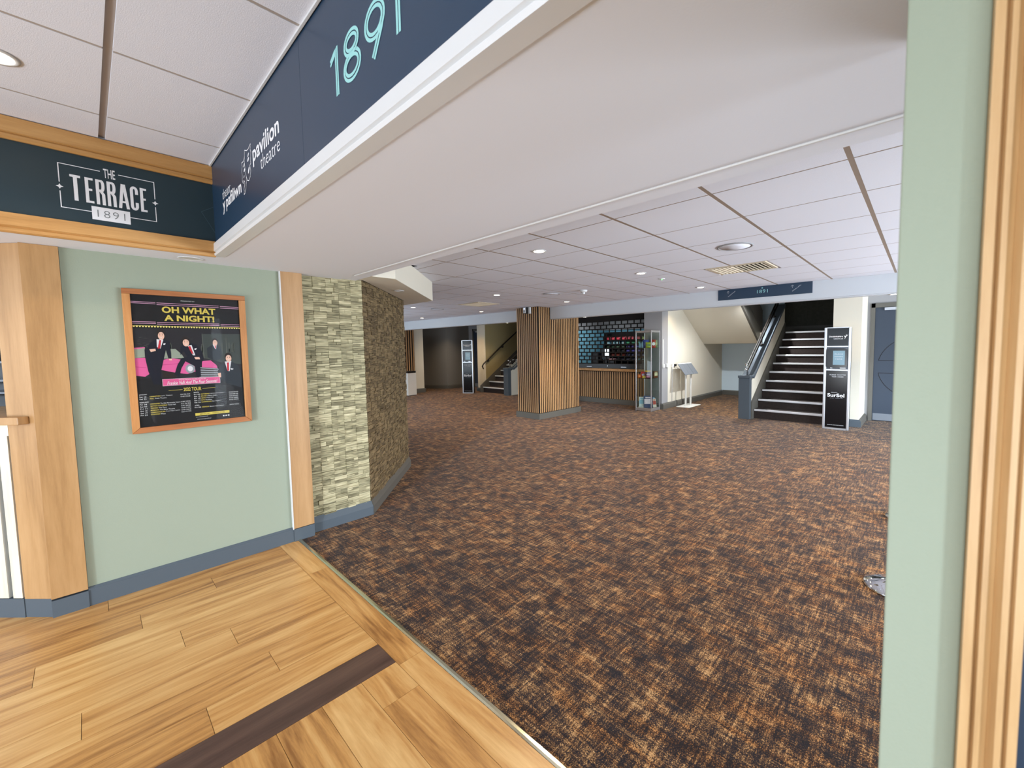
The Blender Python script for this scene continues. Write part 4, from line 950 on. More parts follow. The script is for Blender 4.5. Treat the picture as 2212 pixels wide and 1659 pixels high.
for rows, x0, x1, x3, x4 in ((rowsL, 0.203, 0.250, 0.396, 0.444), (rowsR, 0.4635, 0.500, 0.652, 0.704)):
    for z, d, town, ven, tel in rows:
        h = 0.0078
        wt.append(('t', d, (x0, z, x0+0.0052*len(d) if town is None else x0+0.032, z+h), 0.01))
        if town:
            wu = 0.0049*len(town); yl.append(('t', town, (x1, z, x1+wu, z+h), 0.015))
            wt.append(('t', ven, (x1+wu+0.003, z, min(x1+wu+0.003+0.0042*len(ven), x3-0.003), z+h), 0.0)); wt.append(('t', tel, (x3, z, x4, z+h), 0.0))
wt += [('t', 'www.ohwhatanightshow.com', (0.466, 1.060, 0.530, 1.067), 0), ('t', 'ohwhatanightofficial', (0.472, 1.044, 0.545, 1.051), 0), ('t', 'PRESENTED BY', (0.43, 1.836, 0.50, 1.842), 0)]
wt += [[(a, 1.051), (a+.009, 1.051), (a+.009, 1.060), (a, 1.060)] for a in (0.610, 0.624, 0.638)]
plate(wt, 'p_wt', 'lettering'); plate(yl, 'p_yel', 'lettering')
plate([[(0.4635, 1.073), (0.648, 1.073), (0.648, 1.0905), (0.4635, 1.0905)]], 'p_yel', 'printed_band')
plate([('t', 'BOOK  ONLINE', (0.490, 1.078, 0.622, 1.0855), 0, 0)], 'p_pbg', 'lettering')
mb = MB(); mb.box(0.197, 3.6512, 1.034, 0.738, 3.6524, 1.866); mb.build('glazing', 'film', ps)

# ================================================================= SLATTED COLUMN
def slats_face(mb, p0, p1, z0, z1, pitch, w, dep, mi=0):
    p0 = Vector(p0); p1 = Vector(p1); L = (p1-p0).length; d = (p1-p0).normalized(); n = Vector((d.y, -d.x))
    k = max(1, round(L/pitch)); pt = L/k
    for i in range(k):
        a = p0+d*(i*pt+(pt-w)/2); b_ = a+d*w
        P = [(a.x, a.y), (b_.x, b_.y), ((b_+n*dep).x, (b_+n*dep).y), ((a+n*dep).x, (a+n*dep).y)]
        zz = z1(a) if callable(z1) else z1
        f0 = len(mb.f); mb.prism(P, 2, z0, zz, 1); mb.mi[f0+4] = 0
c = thing('slatted_column', 'square column clad in vertical oak slats with a grey plinth', 'column', (6.91, 6.30, 0))
mb = MB(); mb.box(6.24, 5.98, 0, 7.58, 6.62, 2.353); mb.build('core', 'felt', c)
mb = MB()
slats_face(mb, (6.24, 6.62), (6.24, 5.98), 0.13, 2.350, 0.0575, 0.034, 0.012)
slats_face(mb, (6.24, 5.98), (7.58, 5.98), 0.13, lambda a: 2.350 if a.x < 6.57 else (2.100 if a.x < 6.76 else 2.353), 0.0575, 0.034, 0.012)
slats_face(mb, (7.58, 5.98), (7.58, 6.62), 0.13, 2.350, 0.0575, 0.034, 0.012)
slats_face(mb, (7.58, 6.62), (6.24, 6.62), 0.13, lambda a: 2.350 if a.x < 6.52 else (2.100 if a.x < 6.80 else 2.353), 0.0575, 0.034, 0.012)
mb.build('slat_cladding', ['slat', 'felt'], c)
mb = MB(); mb.box(6.205, 5.945, 0, 7.615, 6.655, 0.12); mb.prism([(6.205, 5.945), (7.615, 5.945), (7.615, 6.655), (6.205, 6.655)], 2, 0.12, 0.121)
mb.build('plinth', 'skirt_dark', c, bevel=0.01)
e = thing('security_camera', 'small white and black camera box at the top of the slatted column', 'camera', (6.13, 6.20, 2.22))
mb = MB(); mb.box(6.175, 6.155, 2.215, 6.222, 6.20, 2.350); mb.build('bracket', 'gloss_white', e, bevel=0.004)
mb = MB(); mb.box(6.10, 6.20, 2.215, 6.215, 6.285, 2.345); mb.build('housing', 'black', e, bevel=0.012)
mb = MB(); mb.box(6.092, 6.196, 2.225, 6.102, 6.262, 2.342); mb.build('face_plate', 'gloss_white', e, bevel=0.004)
MT['blueled'] = plain('blue_white_light', (190, 210, 255), 0.3, emit=(190, 210, 255), es=3.0)
mb = MB(); mb.sphere((6.092, 6.232, 2.310), 0.012); mb.build('indicator', 'blueled', e)
mb = MB(); mb.box(6.088, 6.222, 2.245, 6.093, 6.240, 2.280, mat=None); mb.build('lens', 'black', e, bevel=0.003)
# slatted panel at the far left wall
c = thing('slatted_panel', 'oak slatted wall panel behind the white bin at far left', 'wall panel', (7.1, 13.1, 0.14))
mb = MB(); mb.box(6.3, 13.088, 0.14, 7.49, 13.1, 2.34); mb.build('backing', 'felt', c)
mb = MB(); slats_face(mb, (6.3, 13.088), (7.49, 13.088), 0.14, 2.34, 0.084, 0.046, 0.02); mb.build('slat_cladding', ['slat', 'felt'], c)
# ================================================================= LITTER BIN, SANITISER STANDS
t = thing('litter_bin', 'white rectangular litter bin with black lid at the far left', 'bin', (6.99, 12.54, 0))
mb = MB(); P = [(6.842, 12.415), (7.165, 12.455), (7.14, 12.68), (6.825, 12.64)]
mb.prism(P, 2, 0.012, 0.735); mb.build('body', 'sheer', t, bevel=0.006)
mb = MB(); mb.prism([(6.846, 12.42), (7.160, 12.459), (7.136, 12.676), (6.829, 12.636)], 2, 0.737, 0.80); mb.build('lid', 'black', t, bevel=0.01)
mb = MB(); mb.prism([(6.86, 12.43), (7.15, 12.465), (7.13, 12.665), (6.84, 12.63)], 2, 0, 0.012); mb.build('base', 'black', t)

def sanitiser(label, loc, rotz):
    """local frame: front face looks along -X, width along Y (0.40), height 1.785"""
    t = thing('sanitiser_stand', label, 'sanitiser stand', loc, rotz, 'hand sanitiser stands')
    Mw = world_of(t); h = 0.195
    def B(name, mat, boxes, bevel=0.0, parent=None):
        mb = MB()
        for b_ in boxes: mb.box(*b_, mat=Mw)
        return mb.build(name, mat, parent or t, bevel=bevel)
    B('casing', 'black', [(0.02, -h+0.005, 0.02, 0.13, h-0.005, 1.775)], 0.006)
    for s in (-1, 1):
        a, b_ = sorted((s*h, s*(h-0.040))); B('side_post', 'steel', [(0, a, 0.0, 0.035, b_, 1.785)], 0.008)
    fw = h-0.040
    B('top_panel', 'blackgloss', [(0.006, -fw, 1.468, 0.02, fw, 1.772)])
    B('cross_bar', 'steel', [(0.0, -fw, 1.772, 0.03, fw, 1.785), (0.0, -fw, 1.445, 0.02, fw, 1.462), (0.0, -fw, 1.035, 0.02, fw, 1.058), (0.0, -fw, 0.0, 0.03, fw, 0.032)])
    B('dispenser_panel', 'greypanel', [(0.008, -fw, 1.060, 0.02, fw, 1.444)])
    # rounded black dispenser with a screen
    mb = MB(); pts = []
    for cx, cz, a0 in ((fw-.055, 1.372, 0), (-fw+.055, 1.372, 90), (-fw+.055, 1.132, 180), (fw-.055, 1.132, 270)):
        for i in range(7): a = math.radians(a0+15*i); pts.append((cx+.05*math.cos(a), cz+.05*math.sin(a)))
    n = len(pts); fr = [Mw @ Vector((-0.03, p[0], p[1])) for p in pts]; bk = [Mw @ Vector((0.008, p[0], p[1])) for p in pts]
    mb.face(fr); 
    for i in range(n): mb.face([fr[i], bk[i], bk[(i+1) % n], fr[(i+1) % n]])
    d = mb.build('dispenser', 'blackgloss', t)
    B('screen', 'screen', [(-0.0315, -0.115, 1.135, -0.0302, 0.055, 1.380)], parent=t)
    B('drip_tray', 'steel', [(-0.045, -0.13, 1.075, -0.028, -0.05, 1.088), (-0.045, 0.06, 1.075, -0.028, 0.09, 1.088)], parent=t)
    B('lower_panel', 'blackgloss', [(0.006, -fw, 0.034, 0.02, fw, 1.033)])
    def T(body, box, x=0.0045, bold=0.0, mat='vinyl'):
        mb = MB(); add_text(mb, body, lambda u, v: tuple(Mw @ Vector((x, -u, v))), box, bold=bold); mb.build('lettering', mat, t)
    T('Denbighshire', (-0.125, 1.605, 0.075, 1.640), bold=0.02); T('Leisure', (-0.055, 1.578, 0.030, 1.600)); T('Ltd', (0.040, 1.578, 0.075, 1.600))
    mb = MB(); f = lambda u, v: tuple(Mw @ Vector((0.0045, -u, v)))
    poly(mb, [(0.085, 1.64), (0.110, 1.632), (0.150, 1.655), (0.118, 1.618), (0.098, 1.575), (0.104, 1.612)], f); poly(mb, ell(0.122, 1.650, 0.006, 0.006, 12), f); mb.build('emblem', 'vinyl', t)
    for i, wd in enumerate(('PLACE', 'HANDS', 'HERE')): T(wd, (-0.030 if i < 2 else -0.022, 1.315-0.043*i, 0.088 if i < 2 else 0.08, 1.330-0.043*i), x=-0.0322)
    T('PLEASE', (-0.10, 0.952, -0.005, 0.970)); T('SANITISE', (0.01, 0.952, 0.13, 0.970)); T('YOUR', (-0.07, 0.918, 0.00, 0.936)); T('HANDS', (0.015, 0.918, 0.10, 0.936))
    T('SurSol', (-0.128, 0.572, 0.122, 0.635), bold=0.03); T('EQUITY', (-0.07, 0.643, 0.02, 0.658)); T('THE', (-0.09, 0.548, -0.03, 0.556), mat='palegrey'); T('GROUP', (-0.01, 0.548, 0.10, 0.556), mat='palegrey')
    T('www.sursol.com', (-0.12, 0.074, 0.12, 0.088))
    return t
sanitiser('silver and black hand sanitiser stand in front of the right staircase', (8.635, 1.115, 0), 0.0)
sanitiser('slim silver and black hand sanitiser stand far left beside the olive wall', (8.463, 11.42, 0), math.radians(33))

# ================================================================= DISPLAY CABINET AND WHAT IT HOLDS
X0, X1, YA, YB = 8.50, 8.92, 4.605, 5.020
t = thing('display_cabinet', 'tall glass display cabinet of snacks beside the kiosk shutter', 'display cabinet', (8.71, 4.81, 0))
for x in (X0, X1-0.02):
    for y in (YA, YB-0.02):
        mb = MB(); mb.box(x, y, 0.0, x+0.02, y+0.02, 1.865); mb.build('post', 'steel', t, bevel=0.002)
mb = MB(); mb.box(X0+.003, YA+.003, 0.008, X1-.003, YB-.003, 0.075); mb.build('base', 'steel', t, bevel=0.003)
mb = MB(); mb.box(X0+.003, YA+.003, 1.815, X1-.003, YB-.003, 1.860); mb.build('top', 'steel', t, bevel=0.003)
for q in (((X0+.01, YA+.02), (X0+.01, YB-.02)), ((X0+.02, YA+.01), (X1-.02, YA+.01)), ((X1-.01, YA+.02), (X1-.01, YB-.02)), ((X0+.02, YB-.01), (X1-.02, YB-.01))):
    mb = MB(); (xa, ya), (xb, yb) = q; mb.face([(xa, ya, .076), (xb, yb, .076), (xb, yb, 1.814), (xa, ya, 1.814)]); mb.build('glass_pane', 'glass', t)
for z in (0.765, 1.462):
    mb = MB(); mb.box(X0+.015, YA+.015, z-.006, X1-.015, YB-.015, z); mb.build('glass_shelf', 'glass', t)
for x, y in ((X0+.02, YA+.02), (X1-.03, YA+.02)):
    mb = MB()
    for z in (.50, .765, 1.10, 1.462): mb.box(x, y-.002, z-.012, x+.008, y+.006, z-.004)
    mb.build('shelf_clip', 'greypanel', t)
def colm(name, rgb, rough=0.35):
    if name not in MT: MT[name] = plain(name, rgb, rough, var=0.25, vscale=30)
    return name
def bag(name, label, cat, c, size, rot, rgb, rgb2, group=None, tilt=0.0):
    """puffed snack bag: pillow with crimped ends and a printed patch"""
    w, d, h = size
    M_ = Matrix.Translation(c) @ Matrix.Rotation(rot, 4, 'Z') @ Matrix.Rotation(tilt, 4, 'X')
    t = thing(name, label, cat, c, 0, group)
    mb = MB(); nu, nv = 8, 8; V = {}
    for s in (-1, 1):
        for i in range(nu+1):
            for j in range(nv+1):
                u = i/nu*2-1; v = j/nv*2-1
                p = (1-abs(u)**2.5)*(1-abs(v)**4)
                V[s, i, j] = M_ @ Vector((u*w/2*(1-.08*(1-abs(v))), s*(d/2*p+0.0005), (v+1)*h/2))
        for i in range(nu):
            for j in range(nv): mb.face([V[s, i, j], V[s, i+1, j], V[s, i+1, j+1], V[s, i, j+1]])
    colm('foil_%d_%d_%d' % rgb, rgb); colm('foil_%d_%d_%d' % rgb2, rgb2)
    mb.build('bag_body', 'foil_%d_%d_%d' % rgb, t, smooth=True)
    mb = MB()
    for s in (-1, 1):
        pts = [M_ @ Vector((a*w*.36, s*(d/2*.98+.002), h*.5+b*h*.2)) for a, b in ell(0, 0, 1, 1, 14)]
        mb.face(pts)
    mb.build('printed_patch', 'foil_%d_%d_%d' % rgb2, t)
    return t
def slab(name, label, cat, c, size, rot, tilt, rgb, rgb2, group=None, part='printed_cover'):
    w, d, h = size
    M_ = Matrix.Translation(c) @ Matrix.Rotation(rot, 4, 'Z') @ Matrix.Rotation(tilt, 4, 'X')
    t = thing(name, label, cat, c, 0, group)
    colm('print_%d_%d_%d' % rgb, rgb); colm('print_%d_%d_%d' % rgb2, rgb2)
    mb = MB(); mb.box(-w/2, -d/2, 0, w/2, d/2, h, mat=M_); mb.build('body', 'print_%d_%d_%d' % rgb, t, bevel=0.002)
    mb = MB(); mb.box(-w*.42, -d/2-.0012, h*.30, w*.42, -d/2-.0002, h*.72, mat=M_)
    mb.box(-w*.3, -d/2-.0014, h*.78, w*.3, -d/2-.0002, h*.88, mat=M_); mb.build(part, 'print_%d_%d_%d' % rgb2, t)
    return t
CG = 'snacks in the glass display cabinet'
R_ = math.radians
zs = 1.463
bag('snack_bag', 'yellow green snack bag at the front of the top cabinet shelf', 'snack bag', (8.60, 4.735, zs), (.13, .06, .13), R_(-50), (160, 170, 50), (90, 120, 40), CG)
bag('snack_bag', 'red snack bag between green ones on the top cabinet shelf', 'snack bag', (8.70, 4.665, zs), (.11, .05, .19), R_(-45), (176, 52, 34), (230, 220, 210), CG)
bag('snack_bag', 'dull green snack bag at the right of the top cabinet shelf', 'snack bag', (8.82, 4.68, zs), (.12, .05, .185), R_(-30), (104, 122, 72), (150, 150, 90), CG)
bag('snack_bag', 'dark blue snack bag at the left of the top cabinet shelf', 'snack bag', (8.66, 4.83, zs), (.14, .05, .19), R_(-50), (30, 54, 128), (60, 70, 140), CG)
for i, y in enumerate((4.90, 4.95)):
    tt = thing('water_bottle', ('small clear bottle behind the blue bag on the top shelf', 'clear bottle nearest the left post on the top shelf')[i], 'bottle', (8.60-.02*i, y, zs), 0, CG)
    mb = MB(); mb.lathe([(.022, 0), (.024, .02), (.023, .10), (.010, .135), (.010, .145)], (8.60-.02*i, y, zs), 14); mb.build('bottle_body', colm('bottle_blue', (110, 150, 170)), tt, smooth=True)
    mb = MB(); mb.lathe([(.012, .145), (.012, .162)], (8.60-.02*i, y, zs), 12); mb.build('cap', colm('cap_navy', (30, 40, 80)), tt)
zs = 0.766
bag('snack_bag', 'orange snack bag lying at the left of the middle cabinet shelf', 'snack bag', (8.575, 4.955, zs), (.08, .04, .08), R_(-50), (226, 104, 30), (240, 150, 60), CG)
bag('snack_bag', 'red and lilac sweet bag standing on the middle cabinet shelf', 'snack bag', (8.625, 4.88, zs), (.12, .04, .145), R_(-50), (200, 36, 36), (196, 180, 214), CG)
bag('snack_bag', 'bright yellow sweet bag lying low at the front of the middle shelf', 'snack bag', (8.56, 4.815, zs), (.10, .03, .055), R_(-62), (240, 196, 40), (250, 225, 120), CG)
bag('snack_bag', 'dark purple chocolate bag on the middle cabinet shelf', 'snack bag', (8.62, 4.765, zs), (.14, .05, .14), R_(-50), (66, 30, 58), (150, 110, 140), CG)
bag('snack_bag', 'small maroon snack packet in front on the middle shelf', 'snack bag', (8.56, 4.725, zs), (.11, .04, .07), R_(-55), (96, 24, 50), (210, 120, 150), CG)
slab('sweet_box', 'cream and brown box at the right end of the middle shelf', 'box', (8.78, 4.655, zs), (.13, .04, .155), R_(-12), 0, (120, 66, 30), (236, 222, 180), CG)
bag('snack_bag', 'yellow topped bag at the back of the middle cabinet shelf', 'snack bag', (8.76, 4.83, zs), (.15, .05, .165), R_(-50), (206, 170, 40), (230, 200, 90), CG)
zs = 0.0765
GB = 'books and leaflets at the foot of the display cabinet'
slab('booklet', 'navy topped book with a group photo at the cabinet foot', 'book', (8.63, 4.755, zs), (.21, .012, .275), R_(-55), R_(-10), (34, 46, 84), (206, 190, 196), GB)
slab('booklet', 'white and pale blue booklet left of the navy book', 'book', (8.64, 4.925, zs), (.14, .012, .235), R_(-62), R_(-10), (216, 228, 238), (140, 196, 224), GB)
slab('booklet', 'sky blue booklet at the right rear of the cabinet foot', 'book', (8.815, 4.735, zs), (.13, .012, .215), R_(-30), R_(-10), (110, 166, 204), (70, 130, 180), GB)
slab('booklet', 'cream booklet standing behind the front cabinet post', 'book', (8.775, 4.665, zs), (.11, .012, .20), R_(-20), R_(-10), (222, 206, 190), (180, 70, 60), GB)
slab('booklet', 'flat white booklet lying at the left of the cabinet foot', 'book', (8.57, 4.91, zs), (.12, .06, .012), R_(-62), 0, (232, 230, 222), (210, 210, 205), GB)

# ================================================================= LEAFLET LECTERNS AND WALL FITTINGS
for x, y, bx0, bx1, px0, px1, lb in ((9.76, 4.35, 9.58, 9.94, 9.50, 9.99, 'slim white display stand with a wide two-part grey panel'), (10.05, 4.35, 9.95, 10.28, 10.00, 10.27, 'slim white display stand with a narrow grey panel, the farther one')):
    t = thing('display_stand', lb, 'display stand', (x, y, 0), 0, 'pair of slim white display stands')
    mb = MB(); mb.box(bx0, y-.17, 0, bx1, y+.17, 0.012); mb.build('base_plate', 'sheer', t, bevel=0.003)
    mb = MB(); mb.box(x-.03, y-.012, 0.012, x+.03, y+.012, 0.90); mb.build('post', 'sheer', t, bevel=0.002)
    n = 2 if px1-px0 > .3 else 1
    for k in range(n):
        a_, c_ = px0+(px1-px0)*k/n-x+.002, px0+(px1-px0)*(k+1)/n-x-.002
        M_ = Matrix.Translation((x, y, 0.93)) @ Matrix.Rotation(R_(-36), 4, 'X')
        mb = MB(); mb.box(a_, -.010, -.165, c_, .002, .165, mat=M_); mb.build('panel', 'greypanel', t, bevel=0.002)
        mb = MB(); mb.box(a_, -.013, .150, c_, .006, .170, mat=M_); mb.build('panel_clip', 'sheer', t)
for x, z, w_, h_, lb in ((8.975+.06, 1.035, .06, .085, 'small white switch box just right of the display cabinet'), (9.235, 1.035, .085, .085, 'white socket box between the switch and the cable'), (9.51, 1.030, .09, .10, 'larger white socket box above the vertical cable')):
    t = thing('socket_box', lb, 'socket', (x, 4.6, z-h_/2), 0, 'white boxes on the cream wall')
    mb = MB(); mb.box(x-w_/2, 4.565, z-h_/2, x+w_/2, 4.6, z+h_/2); mb.build('back_box', 'sheer', t, bevel=0.003)
    mb = MB(); mb.box(x-w_/2+.006, 4.561, z-h_/2+.006, x+w_/2-.006, 4.565, z+h_/2-.006); mb.build('face_plate', 'gloss_white', t)
o = MB().box(9.035, 4.588, 1.08, 9.055, 4.6, 1.66).build('cable_trunking', 'sheer', origin=(9.04, 4.6, 1.08)); tag(o, 'vertical white cable trunking beside the display cabinet', 'cable trunking')
o = MB().box(9.28, 4.588, 1.052, 9.465, 4.6, 1.072).build('cable_trunking', 'sheer', origin=(9.37, 4.6, 1.05)); tag(o, 'short horizontal cable trunking between two socket boxes', 'cable trunking')
mb = MB(); mb.tube([(9.515, 4.592, 0.98), (9.52, 4.592, 0.6), (9.515, 4.592, 0.15)], 0.008, 8); o = mb.build('cable', 'gloss_white', origin=(9.515, 4.592, .15), smooth=True); tag(o, 'white cable running down the wall from the socket box', 'cable')
mb = MB(); mb.box(9.63, 4.56, 1.00, 9.70, 4.599, 1.055); o = mb.build('plug', 'black', origin=(9.66, 4.6, 1.0), bevel=0.006); tag(o, 'black plug on the cream wall beside the stands', 'plug')
mb = MB(); mb.tube([(9.68, 4.565, 1.0), (9.74, 4.55, 0.93), (9.70, 4.54, .97), (9.80, 4.5, .90)], 0.006, 8); o = mb.build('cable', 'gloss_white', origin=(9.7, 4.55, .9), smooth=True); tag(o, 'short looped white cable behind the display stands', 'cable')
mb = MB(); mb.box(2.664, 5.05, 0.62, 2.69, 5.13, 0.86); o = mb.build('wall_switch', 'cream', origin=(2.68, 5.09, .62), bevel=.003); tag(o, 'pale switch plate just past the stone corner', 'switch')

# ================================================================= KIOSK (SHOP) WITH SHUTTER
ct = thing('shop_counter', 'kiosk counter faced with oak slats below the shutter', 'counter', (9.15, 6.29, 0))
mb = MB(); mb.box(9.16, 5.07, 0.0, 9.55, 7.51, 0.84); mb.build('body', 'felt', ct)
mb = MB(); slats_face(mb, (9.16, 7.51), (9.16, 5.07), 0.135, 0.845, 0.0705, 0.043, 0.018); mb.build('slat_cladding', ['slat', 'felt'], ct)
mb = MB(); mb.box(9.10, 5.07, 0.862, 9.60, 7.51, 0.925); mb.build('counter_top', 'oak_yb' if 'oak_yb' in MT else 'oak_x', ct, bevel=0.004)
mb = MB(); mb.box(9.125, 5.07, 0, 9.16, 7.51, 0.13); mb.build('plinth', 'skirt_dark', ct, bevel=0.006)
sh = thing('roller_shutter', 'black roller shutter with brick-like openings across the kiosk', 'shutter', (9.18, 6.29, 0.93))
mb = MB(); mb.box(9.14, 5.07, 2.19, 9.40, 7.51, 2.499); mb.build('shutter_box', 'felt', sh)
mb = MB(); mb.box(9.155, 5.07, 0.93, 9.20, 7.51, 1.05); mb.build('bottom_rail', 'black', sh, bevel=0.004)
for y in (5.75, 6.85):
    mb = MB(); mb.box(9.148, y-.08, .968, 9.156, y+.08, .978); mb.build('handle', 'steel', sh)
mb = MB(); mb.lathe([(.012, -.015), (.012, .015)], (9.152, 6.25, 1.0), 12); mb.build('lock', 'steel', sh)
for y in (5.07, 7.47):
    mb = MB(); mb.box(9.15, y, 0.93, 9.21, y+.04, 2.19); mb.build('guide_rail', 'felt', sh)
mb = MB(); xa, xb = 9.170, 9.182
top0, ph, wh = 2.164, 0.1025, 0.076
mb.box(xa, 5.11, top0, xb, 7.47, 2.19)
for r in range(11):
    zt = top0-r*ph; zb = zt-wh
    mb.box(xa, 5.11, zb-(ph-wh) if r < 10 else 1.05, xb, 7.47, zb)
    y = 5.067-(0.0 if r % 2 == 0 else 0.093)
    while y < 7.5:
        a, b_ = max(y, 5.11), min(y+0.031, 7.47)
        if b_ > a: mb.box(xa, a, zb, xb, b_, zt)
        y += 0.186
mb.build('curtain', 'felt', sh)
# shop interior
mb = MB(); mb.box(11.2, 4.72, 0, 11.3, 7.86, 2.03); mb.box(9.40, 7.82, 0, 11.2, 7.859, 2.03)
struct(mb.build('wall_shop_back', 'cyanwall'), 'pale cyan wall inside the kiosk')
mb = MB(); mb.box(11.1, 4.72, 2.03, 11.3, 7.86, 2.5); mb.box(9.40, 7.79, 2.03, 11.1, 7.859, 2.5); mb.box(9.40, 4.72, 2.40, 11.1, 7.79, 2.5)
struct(mb.build('ceiling', 'greywall'), 'grey bulkhead and ceiling inside the kiosk')
area('shop_light', (10.0, 7.0, 2.38), (0.2, 0.3, -1), 1.0, 1.2, 18, (0.92, 0.97, 1.0))
su = thing('shelving_unit', 'dark shelving unit of snacks behind the kiosk shutter', 'shelving', (10.75, 6.1, 0))
mb = MB(); mb.box(10.90, 4.75, 0, 10.95, 7.27, 1.93); mb.build('back_panel', 'felt', su)
for z in (0.93, 1.085, 1.205, 1.33, 1.45, 1.565, 1.685):
    mb = MB(); mb.box(10.48, 4.75, z-.012, 10.90, 7.27, z); mb.build('shelf', 'black', su)
for y in (4.75, 7.25):
    mb = MB(); mb.box(10.46, y, 0, 10.90, y+.02, 1.93); mb.build('side_panel', 'black', su)
rr = random.Random(11)
rowsP = [(1.686, .105, [('red', (120, 26, 34))]*7+[('olive green', (120, 128, 60))]*3+[('yellow', (196, 184, 60))]*4, 'top row'),
         (1.566, .105, [('pale blue', (120, 180, 196))]*4+[('green', (28, 96, 60))]*5+[('yellow', (222, 204, 40))]*5, 'second row'),
         (1.451, .10, [('dark green', (44, 60, 40))]*4+[('purple', (62, 46, 110))]*4+[('blue', (50, 84, 150))]*4+[('dark red', (110, 30, 48))]*2, 'third row'),
         (1.331, .10, [('black', (34, 28, 28))]*4+[('violet', (60, 56, 130))]*4+[('gold', (130, 116, 50))]*3+[('crimson', (140, 30, 50))]*3, 'fourth row'),
         (1.206, .10, [('brick red', (120, 44, 30))]*4+[('slate blue', (60, 64, 96))]*6+[('bronze', (96, 80, 50))]*4, 'fifth row'),
         (1.086, .095, [('charcoal', (48, 48, 60))]*6+[('teal', (60, 110, 120))]*4+[('grey', (110, 116, 124))]*4, 'sixth row')]
protos = {}
for z, h, cols, nm in rowsP:
    n = len(cols); pit = 2.42/14
    for i, (cn, c) in enumerate(cols):
        y = 7.16-i*pit; lb = '%s snack packet on the %s of kiosk shelves' % (cn, nm)
        key = c
        if key not in protos:
            p = bag('snack_packet', lb, 'snack packet', (10.56, y, z), (.145, .055, h), R_(90), c, tuple(min(255, int(v*1.5+30)) for v in c), 'snack packets on the kiosk shelves')
            protos[key] = p
        else:
            p = copy_tree(protos[key]); p.location = (10.56+rr.uniform(-.01, .02), y, z); p['label'] = lb
w_ = thing('till_monitor', 'till screen showing white behind the kiosk shutter', 'monitor', (9.75, 6.70, 0.93))
mb = MB(); mb.box(9.74, 6.57, 1.16, 9.78, 6.85, 1.47); mb.build('housing', 'black', w_, bevel=0.006)
mb = MB(); mb.box(9.737, 6.60, 1.255, 9.7405, 6.73, 1.435); mb.build('screen', 'screen_white', w_)
mb = MB(); mb.box(9.74, 6.66, 0.94, 9.80, 6.74, 1.17); mb.box(9.66, 6.58, 0.925, 9.88, 6.82, 0.945); mb.build('stand', 'black', w_)
bc = thing('back_counter', 'dark worktop inside the kiosk behind the shutter', 'counter', (9.78, 6.29, 0))
mb = MB(); mb.box(9.602, 4.75, 0.0, 9.95, 7.7, 0.88); mb.build('body', 'black', bc)
mb = MB(); mb.box(9.602, 4.75, 0.88, 9.97, 7.7, 0.925); mb.build('worktop', 'felt', bc)
w_ = thing('coffee_machine', 'dark machine on the kiosk worktop left of the till screen', 'machine', (9.75, 7.02, 0.925))
mb = MB(); mb.box(9.65, 6.90, 0.925, 9.90, 7.16, 1.335); mb.build('body', 'black', w_, bevel=0.01)
mb = MB(); mb.box(9.62, 6.93, 0.935, 9.65, 7.13, 0.965); mb.build('drip_tray', 'steel', w_)
w_ = thing('receipt_printer', 'small black printer with red and white top beside the till screen', 'printer', (9.72, 6.48, 0.925))
mb = MB(); mb.box(9.64, 6.36, 0.925, 9.84, 6.56, 1.12); mb.build('body', 'black', w_, bevel=0.01)
mb = MB(); mb.box(9.64, 6.38, 1.12, 9.80, 6.54, 1.175); mb.build('top_cover', colm('dusty_pink', (206, 150, 158)), w_, bevel=0.01)
# display cups row
for i in range(6):
    y = 5.30+i*0.11; o = MB().lathe([(.022, 0), (.03, .09), (.031, .092), (.02, .088)], (9.80, y, 0.925), 14).build('tumbler', 'sheer', origin=(9.80, y, .925), smooth=True)
    tag(o, 'pale tumbler in a row on the kiosk worktop', 'cup', 'tumblers on the kiosk worktop')

# ================================================================= BAR COUNTER AT THE LEFT EDGE (turned 50 degrees)
a0 = Vector((-0.213, 3.673)); a1 = Vector((-0.417, 3.911)); bd = (a1-a0).normalized()   # along the front, away from the corner
bn = Vector((-bd.y, bd.x))        # outward (towards the foyer)
if bn.y > 0: bn = -bn
bang = math.atan2(bd.y, bd.x)
MB_ = Matrix.Translation((a0.x, a0.y, 0)) @ Matrix.Rotation(bang, 4, 'Z')   # local x along the front; +y = inside or outside
sgn = 1 if (MB_.to_3x3() @ Vector((0, 1, 0))).dot(Vector((bn.x, bn.y, 0))) > 0 else -1
def bb(mb, u0, d0, z0, u1, d1, z1, mi=0):      # d outward positive
    mb.box(u0, sgn*d0, z0, u1, sgn*d1, z1, mi, mat=MB_); return mb
bt = thing('bar_post', 'oak clad post between the bar and the green poster wall', 'post', (-0.14, 3.70, 0))
mb = MB(); mb.prism([(-0.213, 3.655), (-0.0735, 3.655), (-0.0735, 3.6795), (-0.19, 3.6795), (-0.20, 3.80)] + [tuple(a0+bd*0.156-bn*0.10), tuple(a0+bd*0.156), tuple(a0)], 2, 0.108, 2.104)
mb.build('cladding', 'oak_z', bt, bevel=0.001)
mb = MB(); mb.prism([tuple(a0), tuple(a0+bd*0.156), tuple(a0+bd*0.156-bn*0.1), (-0.20, 3.79)], 2, 0, 0.108); mb.build('plinth', 'skirt', bt)
br = thing('bar_counter', 'bar front with pale upright slats over bright blue at the left edge', 'bar counter', tuple(a0+bd*1.2)+(0,))
mb = MB(); bb(mb, 0.157, -0.03, 0.112, 2.4, -0.018, 1.112); mb.build('back_panel', 'barblue', br)
mb = MB(); u = 0.167
while u < 2.3:
    bb(mb, u, -0.018, 0.112, u+0.055, 0.0, 1.05); u += 0.0815
bb(mb, 0.157, -0.018, 1.05, 2.4, 0.0, 1.114); mb.build('slat_cladding', 'slatwhite', br)
